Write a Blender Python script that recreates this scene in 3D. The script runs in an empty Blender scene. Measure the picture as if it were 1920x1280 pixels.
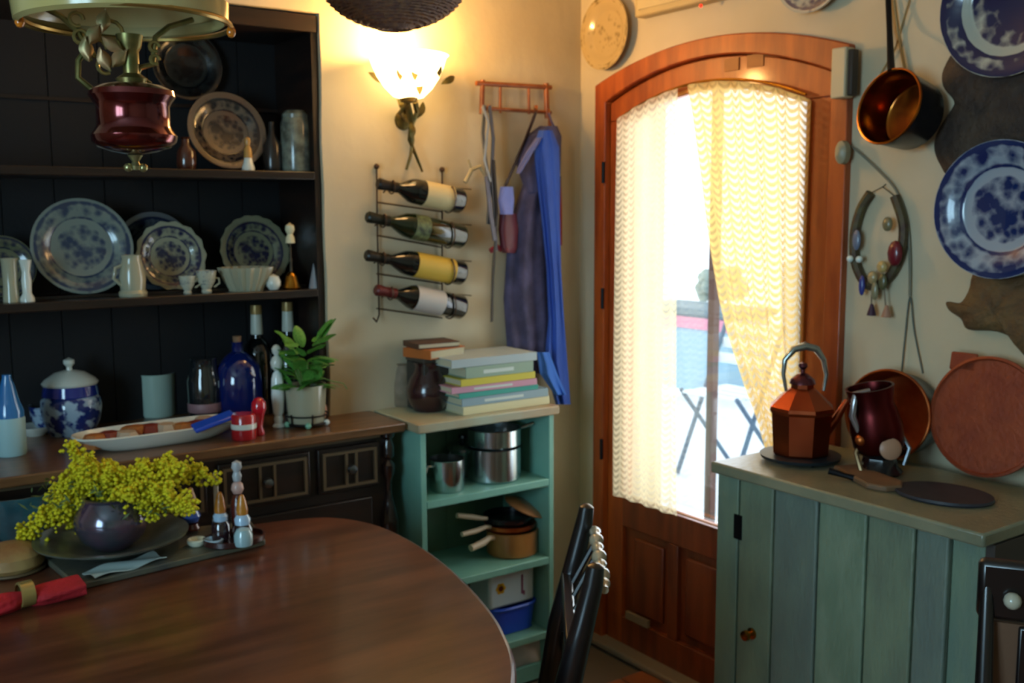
import bpy, bmesh, math, random
from math import sin, cos, pi, radians, sqrt, atan2
from mathutils import Vector as V, Matrix, noise as NZ
random.seed(7)
S = bpy.context.scene
COL = S.collection

# ------------------------------------------------------------------ camera
YAW, PITCH, ROLL, F = radians(55.05), radians(7.18), radians(-.25), 1900.0
CAM = V((-2.2327, -2.7763, 1.5))
_f = V((cos(YAW)*cos(PITCH), sin(YAW)*cos(PITCH), -sin(PITCH)))
_r = V((sin(YAW), -cos(YAW), 0)); _u = _r.cross(_f)
_r, _u = _r*cos(ROLL)+_u*sin(ROLL), -_r*sin(ROLL)+_u*cos(ROLL)
cam = bpy.data.cameras.new('camera'); camo = bpy.data.objects.new('camera', cam); COL.objects.link(camo)
camo.matrix_world = Matrix(((_r.x,_u.x,-_f.x,CAM.x),(_r.y,_u.y,-_f.y,CAM.y),(_r.z,_u.z,-_f.z,CAM.z),(0,0,0,1)))
cam.sensor_width = 36; cam.lens = F/1920*36; cam.clip_start = .05
cam.dof.use_dof = True; cam.dof.focus_distance = 0.9; cam.dof.aperture_fstop = 13.0
S.camera = camo

# ------------------------------------------------------------------ world, daylight, exposure
S.view_settings.view_transform = 'Standard'; S.view_settings.look = 'None'
S.view_settings.gamma = 1; S.view_settings.use_curve_mapping = False
S.view_settings.exposure = 0.0
W = bpy.data.worlds.new('sky'); S.world = W; W.use_nodes = True
bg = W.node_tree.nodes['Background']; bg.inputs[0].default_value = (.78,.90,1,1); bg.inputs[1].default_value = 2.4
def area(name, loc, direc, sx, sy, power, col):
    l = bpy.data.lights.new(name, 'AREA'); l.shape = 'RECTANGLE'; l.size = sx; l.size_y = sy; l.energy = power; l.color = col
    o = bpy.data.objects.new(name, l); COL.objects.link(o); o.location = loc
    o.rotation_euler = V(direc).to_track_quat('-Z','Y').to_euler(); return o
# daylight falling in through the room's other window (in the left wall) and through the glazed door
area('window_daylight', (-3.92,-2.35,1.55), (1,.12,-.06), 1.0, 1.1, 46, (.44,.78,1))
area('door_daylight', (.32,-.6,1.25), (-1,0,-.12), .9, 1.5, 15, (.85,.94,1))
S.cycles.use_denoising = True
S.cycles.max_bounces = 7
S.cycles.sample_clamp_indirect = 6

# ------------------------------------------------------------------ helpers
def ray(px, py): return _f+_r*((px-960)/F)-_u*((py-640)/F)
def at(px, py, ax, val):
    d = ray(px, py); t = (val-CAM[ax])/d[ax]; return CAM+d*t
def proj(p):
    q = V(p)-CAM; z = q.dot(_f); return 960+F*q.dot(_r)/z, 640-F*q.dot(_u)/z
def mpp(p): return (V(p)-CAM).dot(_f)/F
def on(px, ax, val, z):            # point in the plane ax = val at height z under column px
    py = 640
    for _ in range(5):
        p = at(px, py, ax, val); py = proj((p.x, p.y, z))[1]
    return V((p.x, p.y, z))
def lin(h):
    if isinstance(h, tuple): return h if len(h) == 4 else (*h, 1)
    c = [int(h[i:i+2], 16)/255 for i in (0,2,4)]
    return (*[x/12.92 if x <= .04045 else ((x+.055)/1.055)**2.4 for x in c], 1)
MATS = {}
def mat(name, col, rough=.5, metal=0, col2=None, scale=8, bump=0, bscale=80, emit=None, es=0, trans=0, stretch=(1,1,1), coat=0, detail=4, lo=.35, hi=.65):
    if name in MATS: return MATS[name]
    m = bpy.data.materials.new(name); m.use_nodes = True; MATS[name] = m
    nt = m.node_tree; b = nt.nodes['Principled BSDF']
    b.inputs['Base Color'].default_value = lin(col); b.inputs['Roughness'].default_value = rough
    b.inputs['Metallic'].default_value = metal
    if coat: b.inputs['Coat Weight'].default_value = coat; b.inputs['Coat Roughness'].default_value = .12
    if trans: b.inputs['Transmission Weight'].default_value = trans
    if emit: b.inputs['Emission Color'].default_value = lin(emit); b.inputs['Emission Strength'].default_value = es
    tc = nt.nodes.new('ShaderNodeTexCoord'); mp = nt.nodes.new('ShaderNodeMapping'); mp.inputs['Scale'].default_value = stretch
    nt.links.new(tc.outputs['Object'], mp.inputs[0])
    if col2:
        n = nt.nodes.new('ShaderNodeTexNoise'); n.inputs['Scale'].default_value = scale; n.inputs['Detail'].default_value = detail
        nt.links.new(mp.outputs[0], n.inputs['Vector'])
        r = nt.nodes.new('ShaderNodeValToRGB'); r.color_ramp.elements[0].position = lo; r.color_ramp.elements[1].position = hi
        r.color_ramp.elements[0].color = lin(col); r.color_ramp.elements[1].color = lin(col2)
        nt.links.new(n.outputs[0], r.inputs[0]); nt.links.new(r.outputs[0], b.inputs['Base Color'])
    if bump:
        n2 = nt.nodes.new('ShaderNodeTexNoise'); n2.inputs['Scale'].default_value = bscale; n2.inputs['Detail'].default_value = 3
        nt.links.new(mp.outputs[0], n2.inputs['Vector'])
        bp = nt.nodes.new('ShaderNodeBump'); bp.inputs['Strength'].default_value = bump; bp.inputs['Distance'].default_value = .01
        nt.links.new(n2.outputs[0], bp.inputs['Height']); nt.links.new(bp.outputs[0], b.inputs['Normal'])
    return m
def glass(name, col=(1,1,1,1), gl=.12):
    if name in MATS: return MATS[name]
    m = bpy.data.materials.new(name); m.use_nodes = True; MATS[name] = m; nt = m.node_tree; nt.nodes.clear()
    o = nt.nodes.new('ShaderNodeOutputMaterial'); t = nt.nodes.new('ShaderNodeBsdfTransparent'); g = nt.nodes.new('ShaderNodeBsdfGlossy')
    t.inputs[0].default_value = col; g.inputs['Roughness'].default_value = .04; g.inputs[0].default_value = (1,1,1,1)
    x = nt.nodes.new('ShaderNodeMixShader'); lw = nt.nodes.new('ShaderNodeLayerWeight'); lw.inputs[0].default_value = .25
    mm = nt.nodes.new('ShaderNodeMath'); mm.operation = 'MULTIPLY_ADD'; mm.inputs[1].default_value = .6; mm.inputs[2].default_value = gl*.3
    nt.links.new(lw.outputs['Facing'], mm.inputs[0]); nt.links.new(mm.outputs[0], x.inputs[0])
    nt.links.new(t.outputs[0], x.inputs[1]); nt.links.new(g.outputs[0], x.inputs[2]); nt.links.new(x.outputs[0], o.inputs[0]); return m
def plate_mat(name, base, ink, R, rim=.62, dens=1.0, edge=None, rough=.18):
    """painted china: an ink pattern on the rim band and in the well, in the plate's own XY plane"""
    if name in MATS: return MATS[name]
    m = bpy.data.materials.new(name); m.use_nodes = True; MATS[name] = m; nt = m.node_tree; N = nt.nodes.new; L = nt.links.new
    b = nt.nodes['Principled BSDF']; b.inputs['Roughness'].default_value = rough; b.inputs['Coat Weight'].default_value = .4
    tc = N('ShaderNodeTexCoord'); sx = N('ShaderNodeSeparateXYZ'); L(tc.outputs['Object'], sx.inputs[0])
    def mth(op, a, c=None, k=None):
        n = N('ShaderNodeMath'); n.operation = op
        for i, v in enumerate((a, c, k)):
            if v is None: continue
            if isinstance(v, (int, float)): n.inputs[i].default_value = v
            else: L(v, n.inputs[i])
        return n.outputs[0]
    r = mth('DIVIDE', mth('SQRT', mth('ADD', mth('MULTIPLY', sx.outputs[0], sx.outputs[0]), mth('MULTIPLY', sx.outputs[1], sx.outputs[1]))), R)
    n1 = N('ShaderNodeTexNoise'); n1.inputs['Scale'].default_value = 3.2/R; n1.inputs['Detail'].default_value = 5; L(tc.outputs['Object'], n1.inputs['Vector'])
    n2 = N('ShaderNodeTexVoronoi'); n2.inputs['Scale'].default_value = 6.5/R; L(tc.outputs['Object'], n2.inputs['Vector'])
    band = N('ShaderNodeValToRGB'); band.color_ramp.interpolation = 'EASE'; e = band.color_ramp.elements
    e[0].position = 0; e[0].color = (.78,)*3+(1,); e[1].position = rim-.14; e[1].color = (.62,)*3+(1,)
    for p, v in ((rim-.06, 0.), (rim-.01, 0.), (rim+.03, 1.), (rim+.08, .55), (.9, .6), (.95, 1.), (.985, .9), (1., .1)):
        q = e.new(p); q.color = (v, v, v, 1)
    L(r, band.inputs[0])
    pat = mth('ADD', mth('MULTIPLY', n1.outputs[0], 1.3), mth('MULTIPLY', n2.outputs['Distance'], -.6))
    s = mth('ADD', mth('MULTIPLY', band.outputs[0], dens), mth('SUBTRACT', pat, .62))
    f = N('ShaderNodeValToRGB'); f.color_ramp.elements[0].position = .12; f.color_ramp.elements[1].position = .52; L(s, f.inputs[0])
    mx = N('ShaderNodeMix'); mx.data_type = 'RGBA'; L(f.outputs[0], mx.inputs[0]); mx.inputs[6].default_value = lin(base); mx.inputs[7].default_value = lin(ink)
    L(mx.outputs[2], b.inputs['Base Color']); return m

class MB:
    def __init__(s): s.v = []; s.f = []; s.uv = {}
    def add(s, vs, fs):
        n = len(s.v); s.v += [V(p) for p in vs]; s.f += [[n+i for i in f] for f in fs]; return s
    def box(s, lo, hi, M=None, bev=0):
        (a,b,c),(d,e,f) = lo, hi
        p = [V(q) for q in ((a,b,c),(d,b,c),(d,e,c),(a,e,c),(a,b,f),(d,b,f),(d,e,f),(a,e,f))]
        if M: p = [M @ q for q in p]
        return s.add(p, [(0,3,2,1),(4,5,6,7),(0,1,5,4),(1,2,6,5),(2,3,7,6),(3,0,4,7)])
    def lathe(s, prof, n=32, M=None, sx=1, sy=1, flute=0, nf=0):
        vs, fs, rings = [], [], []
        for r, z in prof:
            if r < 1e-6: rings.append([len(vs)]); vs.append(V((0,0,z)))
            else:
                rings.append(list(range(len(vs), len(vs)+n)))
                for i in range(n):
                    a = 2*pi*i/n; k = 1+(flute*cos(nf*a) if flute else 0)
                    vs.append(V((r*cos(a)*sx*k, r*sin(a)*sy*k, z)))
        for a, b in zip(rings, rings[1:]):
            if len(a) == 1 and len(b) == 1: continue
            for i in range(n):
                j = (i+1) % n
                if len(a) == 1: fs.append((a[0], b[j], b[i]))
                elif len(b) == 1: fs.append((a[i], a[j], b[0]))
                else: fs.append((a[i], a[j], b[j], b[i]))
        if M: vs = [M @ q for q in vs]
        return s.add(vs, fs)
    def tube(s, path, r, n=8, closed=False, flat=1):
        P = [V(p) for p in path]; m = len(P); R = r if isinstance(r, (list, tuple)) else [r]*m
        vs, fs = [], []; up = None
        for i, p in enumerate(P):
            a = P[(i-1) % m] if closed or i else P[i]; b = P[(i+1) % m] if closed or i < m-1 else P[i]
            t = (b-a).normalized()
            if up is None: up = t.orthogonal().normalized()
            up = (up-t*up.dot(t)).normalized(); w = t.cross(up)
            for k in range(n):
                an = 2*pi*k/n; vs.append(p+(up*cos(an)+w*sin(an)*flat)*R[i])
        for i in range(m if closed else m-1):
            j = (i+1) % m
            for k in range(n): l = (k+1) % n; fs.append((i*n+k, i*n+l, j*n+l, j*n+k))
        if not closed: fs.append(tuple(reversed(range(n)))); fs.append(tuple(range((m-1)*n, m*n)))
        return s.add(vs, fs)
    def ball(s, c, r, n=12, sc=(1,1,1)):
        M = Matrix.Translation(c) @ Matrix.Diagonal((*sc, 1)); h = max(4, n//2)
        return s.lathe([(r*sin(pi*i/h) if 0 < i < h else 0, -r*cos(pi*i/h)) for i in range(h+1)], n, M)
    def prism(s, out, d, M=None):
        """outline in XY extruded to z = d"""
        n = len(out); vs = [V((x,y,0)) for x, y in out]+[V((x,y,d)) for x, y in out]
        if M: vs = [M @ q for q in vs]
        ar = sum(out[i][0]*out[(i+1)%n][1]-out[(i+1)%n][0]*out[i][1] for i in range(n))
        fs = [tuple(reversed(range(n))), tuple(range(n, 2*n))]+[(i, (i+1)%n, n+(i+1)%n, n+i) for i in range(n)]
        if ar*d < 0: fs = [tuple(reversed(f)) for f in fs]
        return s.add(vs, fs)
    def grid(s, fn, nu, nv, thick=0, uv=False):
        """fn(u,v) -> point; with thick a closed slab"""
        pts = [[V(fn(i/nu, j/nv)) for i in range(nu+1)] for j in range(nv+1)]
        n0 = len(s.v); W_ = nu+1
        def nrm(i, j):
            a = pts[j][min(i+1,nu)]-pts[j][max(i-1,0)]; b = pts[min(j+1,nv)][i]-pts[max(j-1,0)][i]; c = a.cross(b)
            return c.normalized() if c.length > 1e-9 else V((0,0,1))
        vs = [pts[j][i] for j in range(nv+1) for i in range(W_)]; fs = [(j*W_+i, j*W_+i+1, (j+1)*W_+i+1, (j+1)*W_+i) for j in range(nv) for i in range(nu)]
        if thick:
            k = len(vs); vs += [pts[j][i]-nrm(i,j)*thick for j in range(nv+1) for i in range(W_)]
            fs += [tuple(k+q for q in reversed(f)) for f in list(fs)]
            bd = [i for i in range(W_)]+[j*W_+nu for j in range(1, nv+1)]+[nv*W_+i for i in range(nu-1, -1, -1)]+[j*W_ for j in range(nv-1, 0, -1)]
            for q in range(len(bd)): a, b = bd[q], bd[(q+1) % len(bd)]; fs.append((b, a, k+a, k+b))
        if uv:
            for j in range(nv+1):
                for i in range(W_): s.uv[n0+j*W_+i] = (i/nu, j/nv)
        return s.add(vs, fs)
    def build(s, name, m, parent=None, loc=None, smooth=True, ang=38, bevel=0, keep=False):
        me = bpy.data.meshes.new(name)
        o_ = V((0,0,0)) if loc is None else V(loc)
        me.from_pydata([p-o_ if not keep else p for p in s.v], [], s.f); me.validate()
        if s.uv:
            u = me.uv_layers.new(name='uv')
            for lp in me.loops: u.data[lp.index].uv = s.uv.get(lp.vertex_index, (0,0))
        if smooth:
            me.shade_smooth(); me.set_sharp_from_angle(angle=radians(ang))
        if m: me.materials.append(m)
        o = bpy.data.objects.new(name, me); COL.objects.link(o); o.location = o_
        if parent: o.parent = parent
        if bevel:
            b = o.modifiers.new('bevel', 'BEVEL'); b.width = bevel; b.segments = 2; b.limit_method = 'ANGLE'; b.harden_normals = False
        return o
def tag(o, label=None, cat=None, group=None, kind=None):
    if label: o['label'] = label
    if cat: o['category'] = cat
    if group: o['group'] = group
    if kind: o['kind'] = kind
    return o
def thing(name, loc, label, cat, group=None, rz=0, M=None):
    o = bpy.data.objects.new(name, None); COL.objects.link(o); o.empty_display_size = .05
    if M is not None: o.matrix_world = M
    else: o.location = loc; o.rotation_euler.z = rz
    return tag(o, label, cat, group)
def wpart(mb, name, m, t, **k):
    """mesh given in world coordinates under a thing that is only translated"""
    o = mb.build(name, m, None, loc=t.location, **k); o.parent = t; o.location = (0,0,0); return o
def rotm(loc, z_axis, x_hint=(1,0,0)):
    z = V(z_axis).normalized(); x = V(x_hint)
    if abs(x.dot(z)) > .95*x.length: x = V((0,1,0))
    x = (x-z*x.dot(z)).normalized(); y = z.cross(x)
    M = Matrix((x, y, z)).transposed().to_4x4(); M.translation = V(loc); return M
def solo_lathe(name, base, prof, m, label, cat, n=28, group=None, tilt=None, **k):
    mb = MB().lathe(prof, n, **k); o = mb.build(name, m, keep=True)
    if tilt is not None: o.matrix_world = rotm(base, tilt)
    else: o.location = base
    return tag(o, label, cat, group)

# ------------------------------------------------------------------ materials
M_wall = mat('plaster', 'd0c4a8', .85, col2='c2b494', scale=2.2, bump=.5, bscale=9)
M_ceil = mat('ceiling_paint', 'd8d2c4', .9)
M_dark = mat('dark_oak', '17100e', .34, col2='2a1a13', scale=5, stretch=(1,1,8), bump=.15, coat=.15)
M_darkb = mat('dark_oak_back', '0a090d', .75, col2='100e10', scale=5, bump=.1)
M_counter = mat('counter_wood', '7a5434', .3, col2='5a3a22', scale=6, stretch=(1,8,8), bump=.08, coat=.3)
M_door = mat('door_wood', 'b2541a', .42, col2='8f3c12', scale=4, stretch=(6,6,1), bump=.12, coat=.2)
M_door2 = mat('door_wood_panel', '8a3e18', .45, col2='6c2c10', scale=4, stretch=(6,6,1), bump=.12, coat=.2)
M_table = mat('table_mahogany', '4a2416', .36, col2='6e3e28', scale=3, stretch=(1,6,6), bump=.05, coat=.35)
M_tlegs = mat('table_leg_wood', '2a1610', .35)
M_green = mat('green_paint', '7fb5a2', .45, col2='6fa594', scale=6, bump=.1)
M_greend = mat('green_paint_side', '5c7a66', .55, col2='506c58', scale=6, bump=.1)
M_cab = mat('cabinet_green', '788a72', .5, col2='6c8070', scale=7, stretch=(3,3,1), bump=.25, bscale=40)
M_cabtop = mat('cabinet_top', '8e8a70', .3, col2='747660', scale=6, bump=.15)
M_floor = mat('terracotta', 'a45f34', .5, col2='8d4a26', scale=4, bump=.2, bscale=30)
M_grout = mat('grout', '6d5a44', .9)
M_white = mat('white_china', 'd8dcd2', .15, coat=.5)
M_cream = mat('cream_china', 'aaa68c', .2, coat=.4)
M_copper = mat('copper', 'c8703a', .42, 1, col2='8e3d20', scale=9, bump=.06, bscale=60)
M_copperd = mat('copper_dark', '5a2020', .34, 1, col2='48191a', scale=9)
M_brass = mat('brass', 'c08a35', .25, 1, col2='9a6a24', scale=12)
M_iron = mat('black_iron', '15151a', .4, .6)
M_blk = mat('black_enamel', '0f1014', .25)
M_steel = mat('steel', 'b9c2c4', .2, 1)
M_pewter = mat('pewter', '8d939a', .28, 1, col2='6d7278', scale=12)
M_bottle = mat('bottle_glass', '0c1010', .08, coat=.6)
M_bronze = mat('aged_bronze', '6f5a2c', .4, .7, col2='3f4a2c', scale=20)
M_wire = mat('rack_iron', '4a3424', .5, .5)

# ------------------------------------------------------------------ room shell
XL, YR, ZC = -3.8, -4.3, 2.5
NX, NT = -.962, 2.073                      # right edge and top of the alcove
def wav(a, b, n, amp, ax):
    """wavy plaster edge from a to b"""
    o = []
    for i in range(n+1):
        t = i/n; p = [a[0]+(b[0]-a[0])*t, a[1]+(b[1]-a[1])*t]
        if 0 < i < n: p[ax] += amp*(NZ.noise(V((t*9, 3.1, ax)))*2)
        o.append(tuple(p))
    return o
out = [(XL-.2, 0), (-2.6, 0)]+[(-2.6, NT)]+wav((-2.6, NT), (NX, NT), 30, .003, 1)[1:-1]+wav((NX, NT), (NX, 0), 34, .005, 0)+[(0, 0), (0.001, ZC), (XL-.2, ZC)]
mw = MB().prism(out, -.32, Matrix(((1,0,0,0),(0,0,-1,0),(0,1,0,0),(0,0,0,1))))
mw.box((XL-.2,.321,0),(.3,.36,ZC))
tag(mw.build('wall_back', M_wall, ang=30), kind='structure')
# door geometry on the right wall (x = 0)
DY0, DY1, ZS, ZP = -.105, -1.105, 1.918, 2.004
def arch(y0, y1, zs, zp, n=24):
    return [(y0+(y1-y0)*i/n, zs+(zp-zs)*(1-(2*i/n-1)**2)) for i in range(n+1)]
MR = Matrix(((0,0,1,0),(1,0,0,0),(0,1,0,0),(0,0,0,1)))      # (u=y, v=z, w=x)
out = [(0.32, 0)]+[(DY0, 0)]+arch(DY0, DY1, ZS, ZP)+[(DY1, 0), (YR-.2, 0), (YR-.2, ZC), (.32, ZC)]
tag(MB().prism(out, .3, MR).build('wall_right', M_wall, ang=30), kind='structure')
MB_ = MB().box((XL-.2, YR-.2, -.06), (.3, .32, -.012)); fl = tag(MB_.build('floor', M_grout), kind='structure')
tile = None; k = 0
for i in range(16):
    for j in range(16):
        x = -3.9+i*.25+.125; y = -4.4+j*.25+.125
        if not (-1.9 < x < .02 and -2.4 < y < .1): continue
        if tile is None:
            tile = MB().box((-.121,-.121,-.014),(.121,.121,0)).build('tile', M_floor, fl, keep=True, bevel=.004); o = tile
        else: o = tile.copy(); COL.objects.link(o); o.parent = fl
        o.location = (x, y, .0005*sin(i*3+j*5))
MB().box((-3.9,-4.4,-.0135),(-1.9,.2,-.001)).build('tiled_area', M_floor, fl)
tag(MB().box((XL-.2, YR-.2, ZC), (.3, .32, ZC+.1)).build('ceiling', M_ceil), kind='structure')
tag(MB().box((XL-.2, YR-.2, 0), (.3, YR, ZC)).build('wall_front', M_wall), kind='structure')
# left wall with its own window opening, behind the photographer's left shoulder
wy0, wy1, wz0, wz1 = -2.95, -1.75, .95, 2.15
mb = MB().box((XL-.2, YR, 0), (XL, wy0, ZC)).box((XL-.2, wy1, 0), (XL, 0, ZC)).box((XL-.2, wy0, 0), (XL, wy1, wz0)).box((XL-.2, wy0, wz1), (XL, wy1, ZC))
wl = tag(mb.build('wall_left', M_wall), kind='structure')
w2 = thing('window_2', (XL-.05, (wy0+wy1)/2, wz0), None, None); tag(w2, kind='structure')
mb = MB()
for a in (wy0, (wy0+wy1)/2-.02, wy1-.04): mb.box((XL-.08, a, wz0), (XL-.03, a+.04, wz1))
for a in (wz0, wz1-.04): mb.box((XL-.08, wy0, a), (XL-.03, wy1, a+.04))
wpart(mb, 'window_frame', mat('white_frame', 'd8d4c8', .5), w2)

# ------------------------------------------------------------------ door
dr = thing('door_1', (.0, -.605, 0), None, None); tag(dr, kind='structure')
def wp(mb, n, m, t=dr, **k): return wpart(mb, n, m, t, **k)
# outer frame: arch ring with jambs, proud of the wall
fw_ = .05
o1 = [(DY0+.004, 0)]+arch(DY0+.004, DY1-.004, ZS+.004, ZP+.004)+[(DY1-.004, 0)]
i1 = [(DY1+fw_, 0)]+list(reversed(arch(DY0-fw_, DY1+fw_, ZS-fw_-.005, ZP-fw_)))+[(DY0-fw_, 0)]
wp(MB().prism([(a,b) for a,b in o1+i1], .14, Matrix.Translation((-.022,0,0)) @ MR), 'door_frame', M_door, bevel=.004)
so = [(DY0-.01, .02)]+arch(DY0-.01, DY1+.01, ZS-.02, ZP-.012)+[(DY1+.01, .02)]
si = [(DY1+.085, .02)]+list(reversed(arch(DY0-.085, DY1+.085, ZS-.10, ZP-.085)))+[(DY0-.085, .02)]
wp(MB().prism(so+si, .03, Matrix.Translation((.05,0,0)) @ MR), 'door_stop', M_door)
GL, GR, GZ0, GS, GP = -.236, -.975, .553, 1.792, 1.866
LY0, LY1, LS, LP = DY0-fw_-.003, DY1+fw_+.003, ZS-fw_-.008, ZP-fw_-.003
xf = .0
def lp(lo, hi, n, m=M_door): return wp(MB().box((xf, lo[0], lo[1]), (xf+.045, hi[0], hi[1])), n, m, bevel=.003)
lp((GL, .02), (LY0, 1.80), 'stile'); lp((LY1, .02), (GR, 1.80), 'stile')
a1 = [(LY0, 1.801)]+arch(LY0, LY1, LS, LP)+[(LY1, 1.801), (GR, 1.801)]+[(y,z) for y,z in reversed(arch(GL, GR, GS, GP))]+[(GL, 1.801)]
wp(MB().prism(a1, .045, Matrix.Translation((xf,0,0)) @ MR), 'top_rail', M_door, bevel=.003)
lp((GR, .44), (GL, GZ0-.012), 'lock_rail', M_door2); lp((GR, .02), (GL, .12), 'bottom_rail', M_door2)
pw = (GL-GR)/3
for k in range(3):
    y0 = GR+k*pw; 
    if k: lp((y0-.022, .12), (y0+.022, .44), 'mullion', M_door2)
    ins = [(y0+.022, .12), (y0+pw-.022, .12), (y0+pw-.022, .44), (y0+.022, .44)]
    wp(MB().box((xf+.018, ins[0][0]-.024, .11), (xf+.035, ins[1][0]+.024, .45)), 'panel', M_door2)
    wp(MB().box((xf+.006, ins[0][0]+.03, .15), (xf+.018, ins[1][0]-.03, .41)), 'raised_field', M_door2, bevel=.008)
gm = [(y,z) for y,z in arch(GL, GR, GS, GP)]
wp(MB().prism([(GL, GZ0)]+gm+[(GR, GZ0)], .004, Matrix.Translation((.022,0,0)) @ MR), 'glass', glass('clear_glass'))
# glazing bead round the pane
bead = [V((-.004, y, z)) for y, z in [(GL, GZ0)]+gm+[(GR, GZ0)]]
wp(MB().tube(bead, .008, 6, closed=True), 'glazing_bead', mat('bead_wood', 'a8641e', .4))
for pz in (1.60, 1.18, .66):
    wp(MB().lathe([(0,0),(.006,0),(.006,.07),(0,.07)], 10, Matrix.Translation((-.026, DY0-.048, pz))), 'hinge', M_iron)
wp(MB().box((-.004,-.72,1.905),(xf,-.665,1.94)).box((-.003,-.81,1.905),(xf,-.75,1.94)), 'frame_insert', mat('pale_wood', '9c5a22', .5))
wp(MB().box((-.06, DY1, .0),(.1, DY0, .022)), 'threshold', mat('threshold_stone', '8c7a62', .6), bevel=.006)
wp(MB().box((-.013, -.38, .125),(xf, -.27, .15)), 'kick_plate', mat('worn_strip', '8f7a60', .5))

# curtains -----------------------------------------------------------
def lace(name, col, dens, tr):
    m = bpy.data.materials.new(name); m.use_nodes = True; nt = m.node_tree; nt.nodes.clear(); N = nt.nodes.new; L = nt.links.new
    out = N('ShaderNodeOutputMaterial'); uv = N('ShaderNodeUVMap'); sp = N('ShaderNodeSeparateXYZ'); L(uv.outputs[0], sp.inputs[0])
    def mth(op, a, b=None, c=None):
        n = N('ShaderNodeMath'); n.operation = op
        for i, v in enumerate((a, b, c)):
            if v is None: continue
            if isinstance(v, (int, float)): n.inputs[i].default_value = v
            else: L(v, n.inputs[i])
        return n.outputs[0]
    u = mth('MULTIPLY', sp.outputs[0], dens[0]); v = mth('MULTIPLY', sp.outputs[1], dens[1])
    sc = mth('ABSOLUTE', mth('SUBTRACT', mth('FRACT', u), .5))                 # scallop across each column
    rows = mth('FRACT', mth('ADD', v, mth('MULTIPLY', mth('MULTIPLY', sc, sc), 3.0)))
    solid = mth('LESS_THAN', rows, .52)
    seam = mth('GREATER_THAN', sc, .44)
    th = mth('MAXIMUM', solid, mth('MULTIPLY', seam, .85))
    fac = mth('MULTIPLY_ADD', th, tr[1]-tr[0], tr[0])
    d = N('ShaderNodeBsdfDiffuse'); d.inputs[0].default_value = lin(col); t = N('ShaderNodeBsdfTranslucent'); t.inputs[0].default_value = lin(col)
    ms = N('ShaderNodeMixShader'); ms.inputs[0].default_value = .6; L(d.outputs[0], ms.inputs[1]); L(t.outputs[0], ms.inputs[2])
    tp = N('ShaderNodeBsdfTransparent'); mx = N('ShaderNodeMixShader'); L(fac, mx.inputs[0]); L(tp.outputs[0], mx.inputs[1]); L(ms.outputs[0], mx.inputs[2])
    L(mx.outputs[0], out.inputs[0]); return m
def curtain(name, edge, folds, amp, m, label, nu=90, nv=70, x0=-.03):
    """edge(v) -> (y_left, y_right, z_left_right) ; v = 0 top .. 1 bottom"""
    def fn(u, v):
        y0, y1, z = edge(u, v); y = y0+(y1-y0)*u
        w = .6+.4*v
        return (x0-amp*w*(1+sin(u*folds*2*pi+.8*sin(v*3)))/2, y, z)
    o = MB().grid(fn, nu, nv, uv=True).build(name, m); return tag(o, label, 'curtain', 'lace curtains on the glazed door')
def zt(y): t = (y-GL)/(GR-GL); return GS+.012+(GP-GS)*(1-(2*t-1)**2)
def e_left(u, v):
    y0 = GL+.008; y1 = -.505-.03*v; y = y0+(y1-y0)*u; zz = zt(y); return y0, y1, zz+(GZ0+.0-zz)*v
def e_right(u, v):
    ys = [(-.55,0),(-.575,.073),(-.619,.223),(-.649,.335),(-.70,.483),(-.733,.555),(-.807,.673),(-.857,.74),(-.895,.81),(-.925,1)]
    for (a, va), (b, vb) in zip(ys, ys[1:]):
        if va <= v <= vb: y0 = a+(b-a)*(v-va)/(vb-va); break
    y1 = GR-.03; y = y0+(y1-y0)*u; zz = zt(y); return y0, y1, zz+(.60-zz)*v
curtain('curtain', e_left, 4, .012, lace('lace_left', 'e4d2a8', (9, 62), (.45,.86)), 'straight lace curtain on the left half of the arched door')
curtain('curtain', e_right, 5, .022, lace('lace_right', 'dfba70', (11, 58), (.6,.96)), 'golden lace curtain drawn aside to the right of the arched door')
rod = MB().tube([(-.02, y, zt(y)+.006) for y in [GL+(GR-GL)*i/16 for i in range(17)]], .004, 8)
tag(rod.build('curtain_rod', M_brass), 'thin curved rod holding the lace curtains over the door glass', 'rod')

# ------------------------------------------------------------------ outside, seen through the gap
M_pat = mat('patio_stone', 'e8ecef', .8, col2='d5dbe0', scale=2)
tag(MB().box((.3,-4,-.12),(7,3.5,-.06)).build('ground', M_pat), kind='structure')
tag(MB().box((5.2,-3,-.06),(5.35,3.5,1.05)).build('garden_wall', mat('garden_wall', 'c9d6dc', .8), bevel=.02), 'pale low garden wall across the patio outside the door', 'wall', kind='structure')
# post outside
def colx(px, x, z): 
    q = on(px, 0, x, z); return q
pp = colx(1327, .55, 0)
tag(MB().box((-.016,-.016,-.06),(.016,.016,2.3)).build('wooden_post', mat('post_wood', '6b5048', .7), loc=None, keep=True, bevel=.003), 'slim brown wooden post standing outside the door glass', 'post').location = (pp.x, pp.y, 0)
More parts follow.
